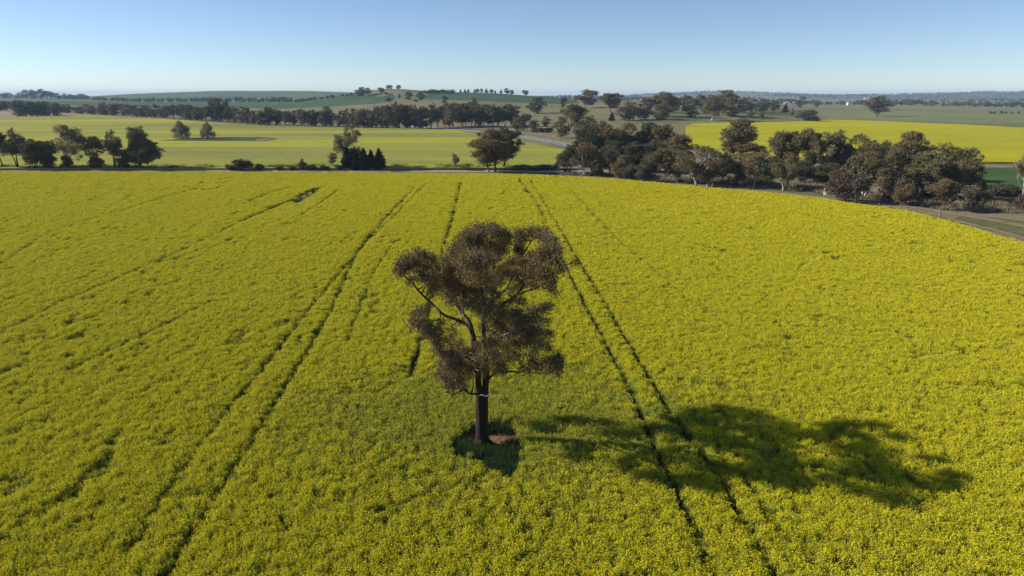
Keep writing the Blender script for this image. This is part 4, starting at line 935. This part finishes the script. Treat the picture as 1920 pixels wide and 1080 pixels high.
belt(['fardense'], [(640, 181), (665, 179)], [(640, 176), (665, 173)], 3, 10, "{} dark bush from the left just below the hill-shoulder clump", "bushes below the shoulder clump", 14, .2, 1)
belt(['fardense', 'fargum'], [(792, 175.2), (800, 175.5), (850, 175.7)], [(792, 168), (850, 167.5)], 9, 11, "{} tree from the left in the skyline row on the second hill", "skyline row on the second hill", 15, .1, 1.5)
belt(['fardense', 'farpine'], [(860, 173.8), (900, 173.8), (942, 174.8)], [(860, 168), (900, 165), (942, 168.5)], 10, 7, "{} tree from the left in the loose skyline row above the green hill", "loose skyline row above the green hill", 16, .1, 1.5)
P_('fardense', 951, 176.5, 165, 13, "broad round tree right of the loose skyline row", "trees dotted below and on the hills")
P_('fardense', 960, 177.5, 168, 8, "small tree touching the broad round skyline tree", "trees dotted below and on the hills")
P_('fardense', 984.5, 178.5, 169, 12, "solitary umbrella-shaped tree at the right end of the green hill", "trees dotted below and on the hills")
belt(['fardense', 'farbrown', 'fargum'], [(1535, 196.5), (1640, 196.5), (1720, 198), (1820, 200), (1930, 202)], [(1535, 189), (1600, 190), (1640, 186), (1700, 187), (1760, 190), (1850, 190), (1930, 192)], 40, 13, "{} tree from the left in the dark line across the right-hand plain", "dark line across the plain", 17, .5, 2)
belt(['fardense', 'farbrown'], [(1078, 188.5), (1190, 189)], [(1078, 184), (1190, 183)], 15, 9, "{} hazy tree from the left on the low skyline between the hills", "hazy skyline between the hills", 18, .5, 1.5)
belt(['fardense'], [(1455, 195), (1535, 195)], [(1455, 184), (1535, 188)], 10, 10, "{} hazy tree from the left behind the white sheds", "hazy trees behind the sheds", 19, .8, 1.6)
belt(['fardense'], [(1850, 213), (1915, 213)], [(1850, 208), (1915, 208.5)], 6, 5, "{} small bush from the left along the paddock line at the far right", "bushes on the paddock line", 20, .3, 1)

# far wooded ridges: seen as one mass
def far_wood(name, x0, x1, y0, y1, n, seed, label, h=11, thr=-.2):
    rng = np.random.default_rng(seed); Y = rng.uniform(y0, y1, n); px = rng.uniform(x0, x1, n); X = (px-960)/1324*Y
    k = vnoise(X/260, Y/420, seed) > thr; X, Y = X[k], Y[k]; Z = height(X, Y); C = []
    for x, y, z in zip(X, Y, Z):
        m = 26; d = rng.normal(size=(m, 3)); d /= np.linalg.norm(d, axis=1)[:, None]; s = rng.uniform(.7, 1.3)
        C.append(np.array([x, y, z+h*.5*s])+d*np.array([h*.55, h*.55, h*.5])*s*(rng.random(m)**.4)[:, None])
    C = np.concatenate(C); a, b = frames(len(C), rng, 0); V, F = leaves(C, a, b, 5.0, 3.6)
    o = link(name, mesh_np(name, V, F, [M_GUMDARK])); tag(o, label, "woodland", kind='stuff')
far_wood("distant_woodland", 1180, 2150, 4600, 6600, 2600, 31, "blue-hazed wooded ridge along the right horizon", 11, -.25)
far_wood("distant_woodland", 1000, 2150, 2700, 4200, 1300, 33, "scattered hazy woods on the plain before the far ridge", 9, .05)
far_wood("distant_woodland", 940, 1250, 3000, 5200, 600, 34, "thin hazy wood on the low horizon between the hills", 10, -.3)

# ---------------------------------------------------------------- built things
def box_arr(lst):
    V = []; F = []; k = 0
    for (cx, cy, cz, sx, sy, sz) in lst:
        v = np.array([(x, y, z) for z in (-.5, .5) for y in (-.5, .5) for x in (-.5, .5)])*[sx, sy, sz]+[cx, cy, cz]
        V.append(v); F.append(np.array([[0, 2, 3, 1], [4, 5, 7, 6], [0, 1, 5, 4], [2, 6, 7, 3], [0, 4, 6, 2], [1, 3, 7, 5]])+k); k += 8
    return np.concatenate(V), np.concatenate(F)
def boxes(name, lst, m, parent=None):
    V, F = box_arr(lst); return link(name, mesh_np(name, V, F, [m]), parent)
def fence():
    e = bpy.data.objects.new("wire_fence", None); COL.objects.link(e)
    L = [G(a, b, CROP) for a, b in [(1062, 329.6), (1120, 332.2), (1200, 338), (1300, 346.7), (1440, 358.3), (1560, 371.8), (1700, 391), (1765, 403)]]
    L = [(x+.8, y+1.8) for x, y in L]; e.location = (L[0][0], L[0][1], 0)
    tag(e, "wire fence on grey wooden posts between near field and grove", "fence")
    P = np.array(densify(L, lambda a: 5.0, closed=False)); o = np.array([L[0][0], L[0][1]])
    me = None
    for i, (x, y) in enumerate(P):
        if me is None:
            tb = Tubes(); tb.add([(0, 0, -.3), (0, 0, .6), (.01, 0, 1.32)], [.075, .07, .062], 7, 1)
            tb.add([(.01, 0, 1.31), (.01, 0, 1.35)], [.062, .004], 7, 1); me = tb.mesh("post", M_WOOD)
        q = link("post", me, e); q.location = (x-o[0], y-o[1], 0); s = 1.0
        if i in (len(P)-1, len(P)-12, len(P)-11): s = 2.0
        q.scale = (s, s, 1.35 if s > 1 else 1+.06*math.sin(i*2.3)); q.rotation_euler = (.03*math.sin(i), .03*math.cos(i*1.7), i)
    for z in (.35, .75, 1.15):
        tb = Tubes(); tb.add([(x-o[0], y-o[1], z) for x, y in P], [.008]*len(P), 4, 1); link("wire", tb.mesh("wire", M_WIRE), e)
fence()
def marker():
    x, y = G(1545, 366); e = bpy.data.objects.new("marker_post", None); COL.objects.link(e); e.location = (x, y, 0)
    tag(e, "white marker post with a low white box at the grass edge of the grove", "marker post")
    tb = Tubes(); tb.add([(0, 0, -.3), (0, 0, 1.0), (0, 0, 1.75)], [.13, .13, .12], 10, 1); tb.add([(0, 0, 1.74), (0, 0, 1.82)], [.12, .02], 10, 1); link("post", tb.mesh("post", M_WHITE), e)
    boxes("box", [(.45, -.1, .3, .5, .45, .6), (.45, -.1, .63, .58, .53, .06)], M_WHITE, e)
marker()
def house(px, row, w_, d_, h_, label, rz, mw=M_WALL, name="farm_shed", cat="shed"):
    x, y = G(px, row); e = bpy.data.objects.new(name, None); COL.objects.link(e); e.location = (x, y, float(height(x, y))-.2); e.rotation_euler = (0, 0, rz)
    tag(e, label, cat, "white farm sheds on the plain")
    boxes("wall", [(0, 0, h_/2, w_, d_, h_)], mw, e)
    o_ = .4; W2, D2 = w_/2+o_, d_/2+o_; r_ = h_+d_*.28
    V = [(-W2, -D2, h_-.05), (W2, -D2, h_-.05), (W2, D2, h_-.05), (-W2, D2, h_-.05), (-W2, 0, r_), (W2, 0, r_)]
    link("roof", mesh_np("roof", V, [np.array([[0, 1, 5, 4], [2, 3, 4, 5], [0, 3, 2, 1]]), np.array([[0, 4, 3], [1, 2, 5]])], [M_ROOF]), e)
    boxes("door", [(w_*.2, -d_/2-.03, h_*.4, w_*.22, .06, h_*.8)], M_WOOD, e)
    for k in (-.3, -.08): boxes("window", [(w_*k, -d_/2-.03, h_*.55, w_*.1, .06, h_*.3)], M_PANE, e)
house(1590, 197.3, 7, 7, 6, "tall white gabled shed beside the dark tree line", .4)
house(1461, 194.3, 26, 12, 4, "longest low white-roofed shed on the plain", .1)
house(1473, 195, 12, 9, 4, "small white-roofed shed right of the longest shed", .2)
house(1486, 194.6, 14, 9, 3.5, "pale shed beside the lone dark gum on the plain", -.1)
house(1624, 186.6, 22, 12, 5, "faint pale farmhouse in the hazy trees of the far plain", 0, M_WALL, "farmhouse", "house")
def dead_branch(px, row, L_, rz, label):
    x, y = G(px, row); e = bpy.data.objects.new("fallen_branch", None); COL.objects.link(e); e.location = (x, y, float(height(x, y))); e.rotation_euler = (0, 0, rz)
    tag(e, label, "branch", "fallen branches by the grove"); rng = np.random.default_rng(int(px)); tb = Tubes()
    tb.add([(-L_/2, 0, .15), (0, .2, .35), (L_/2, -.1, .7)], [.16, .12, .04], 7)
    for k in range(4):
        t = -.3+k*.22; tb.add([(t*L_, .1, .35), (t*L_+.5, (-1)**k*.6, .8+.2*k), (t*L_+1.0, (-1)**k*1.1, 1.3)], [.06, .04, .015], 5, 3)
    link("limb", tb.mesh("limb", M_BARKPALE), e)
dead_branch(1812, 384, 4.5, 2.4, "bleached fallen branch between fence end and red track")
dead_branch(1735, 388, 3.5, .4, "bleached fallen branch under the low spreading tree")
dead_branch(1830, 395, 3.5, 2.0, "bleached fallen branch at the twiggy grey-brown shrub")
dead_branch(1906, 366, 5.5, 2.6, "bleached fallen limb against the white-trunked gum")

# ---------------------------------------------------------------- air
def haze():
    x0, x1, y0, y1, z0, z1 = -13900, 13900, -390, 13400, -4, 95
    V, F = box_arr([((x0+x1)/2, (y0+y1)/2, (z0+z1)/2, x1-x0, y1-y0, z1-z0)])
    m = bpy.data.materials.new("haze"); m.use_nodes = True; nt = m.node_tree; nt.nodes.remove(nt.nodes["Principled BSDF"])
    v = nt.nodes.new("ShaderNodeVolumePrincipled"); v.inputs["Color"].default_value = (.50, .70, 1.0, 1); v.inputs["Density"].default_value = HAZE_D
    v.inputs["Anisotropy"].default_value = 0.0
    nt.links.new(v.outputs[0], nt.nodes["Material Output"].inputs["Volume"])
    o = link("haze", mesh_np("haze", V, F, [m])); tag(o, "thin blue haze over the far hills", "haze", kind='stuff')
HAZE_D = 0.00008
haze()
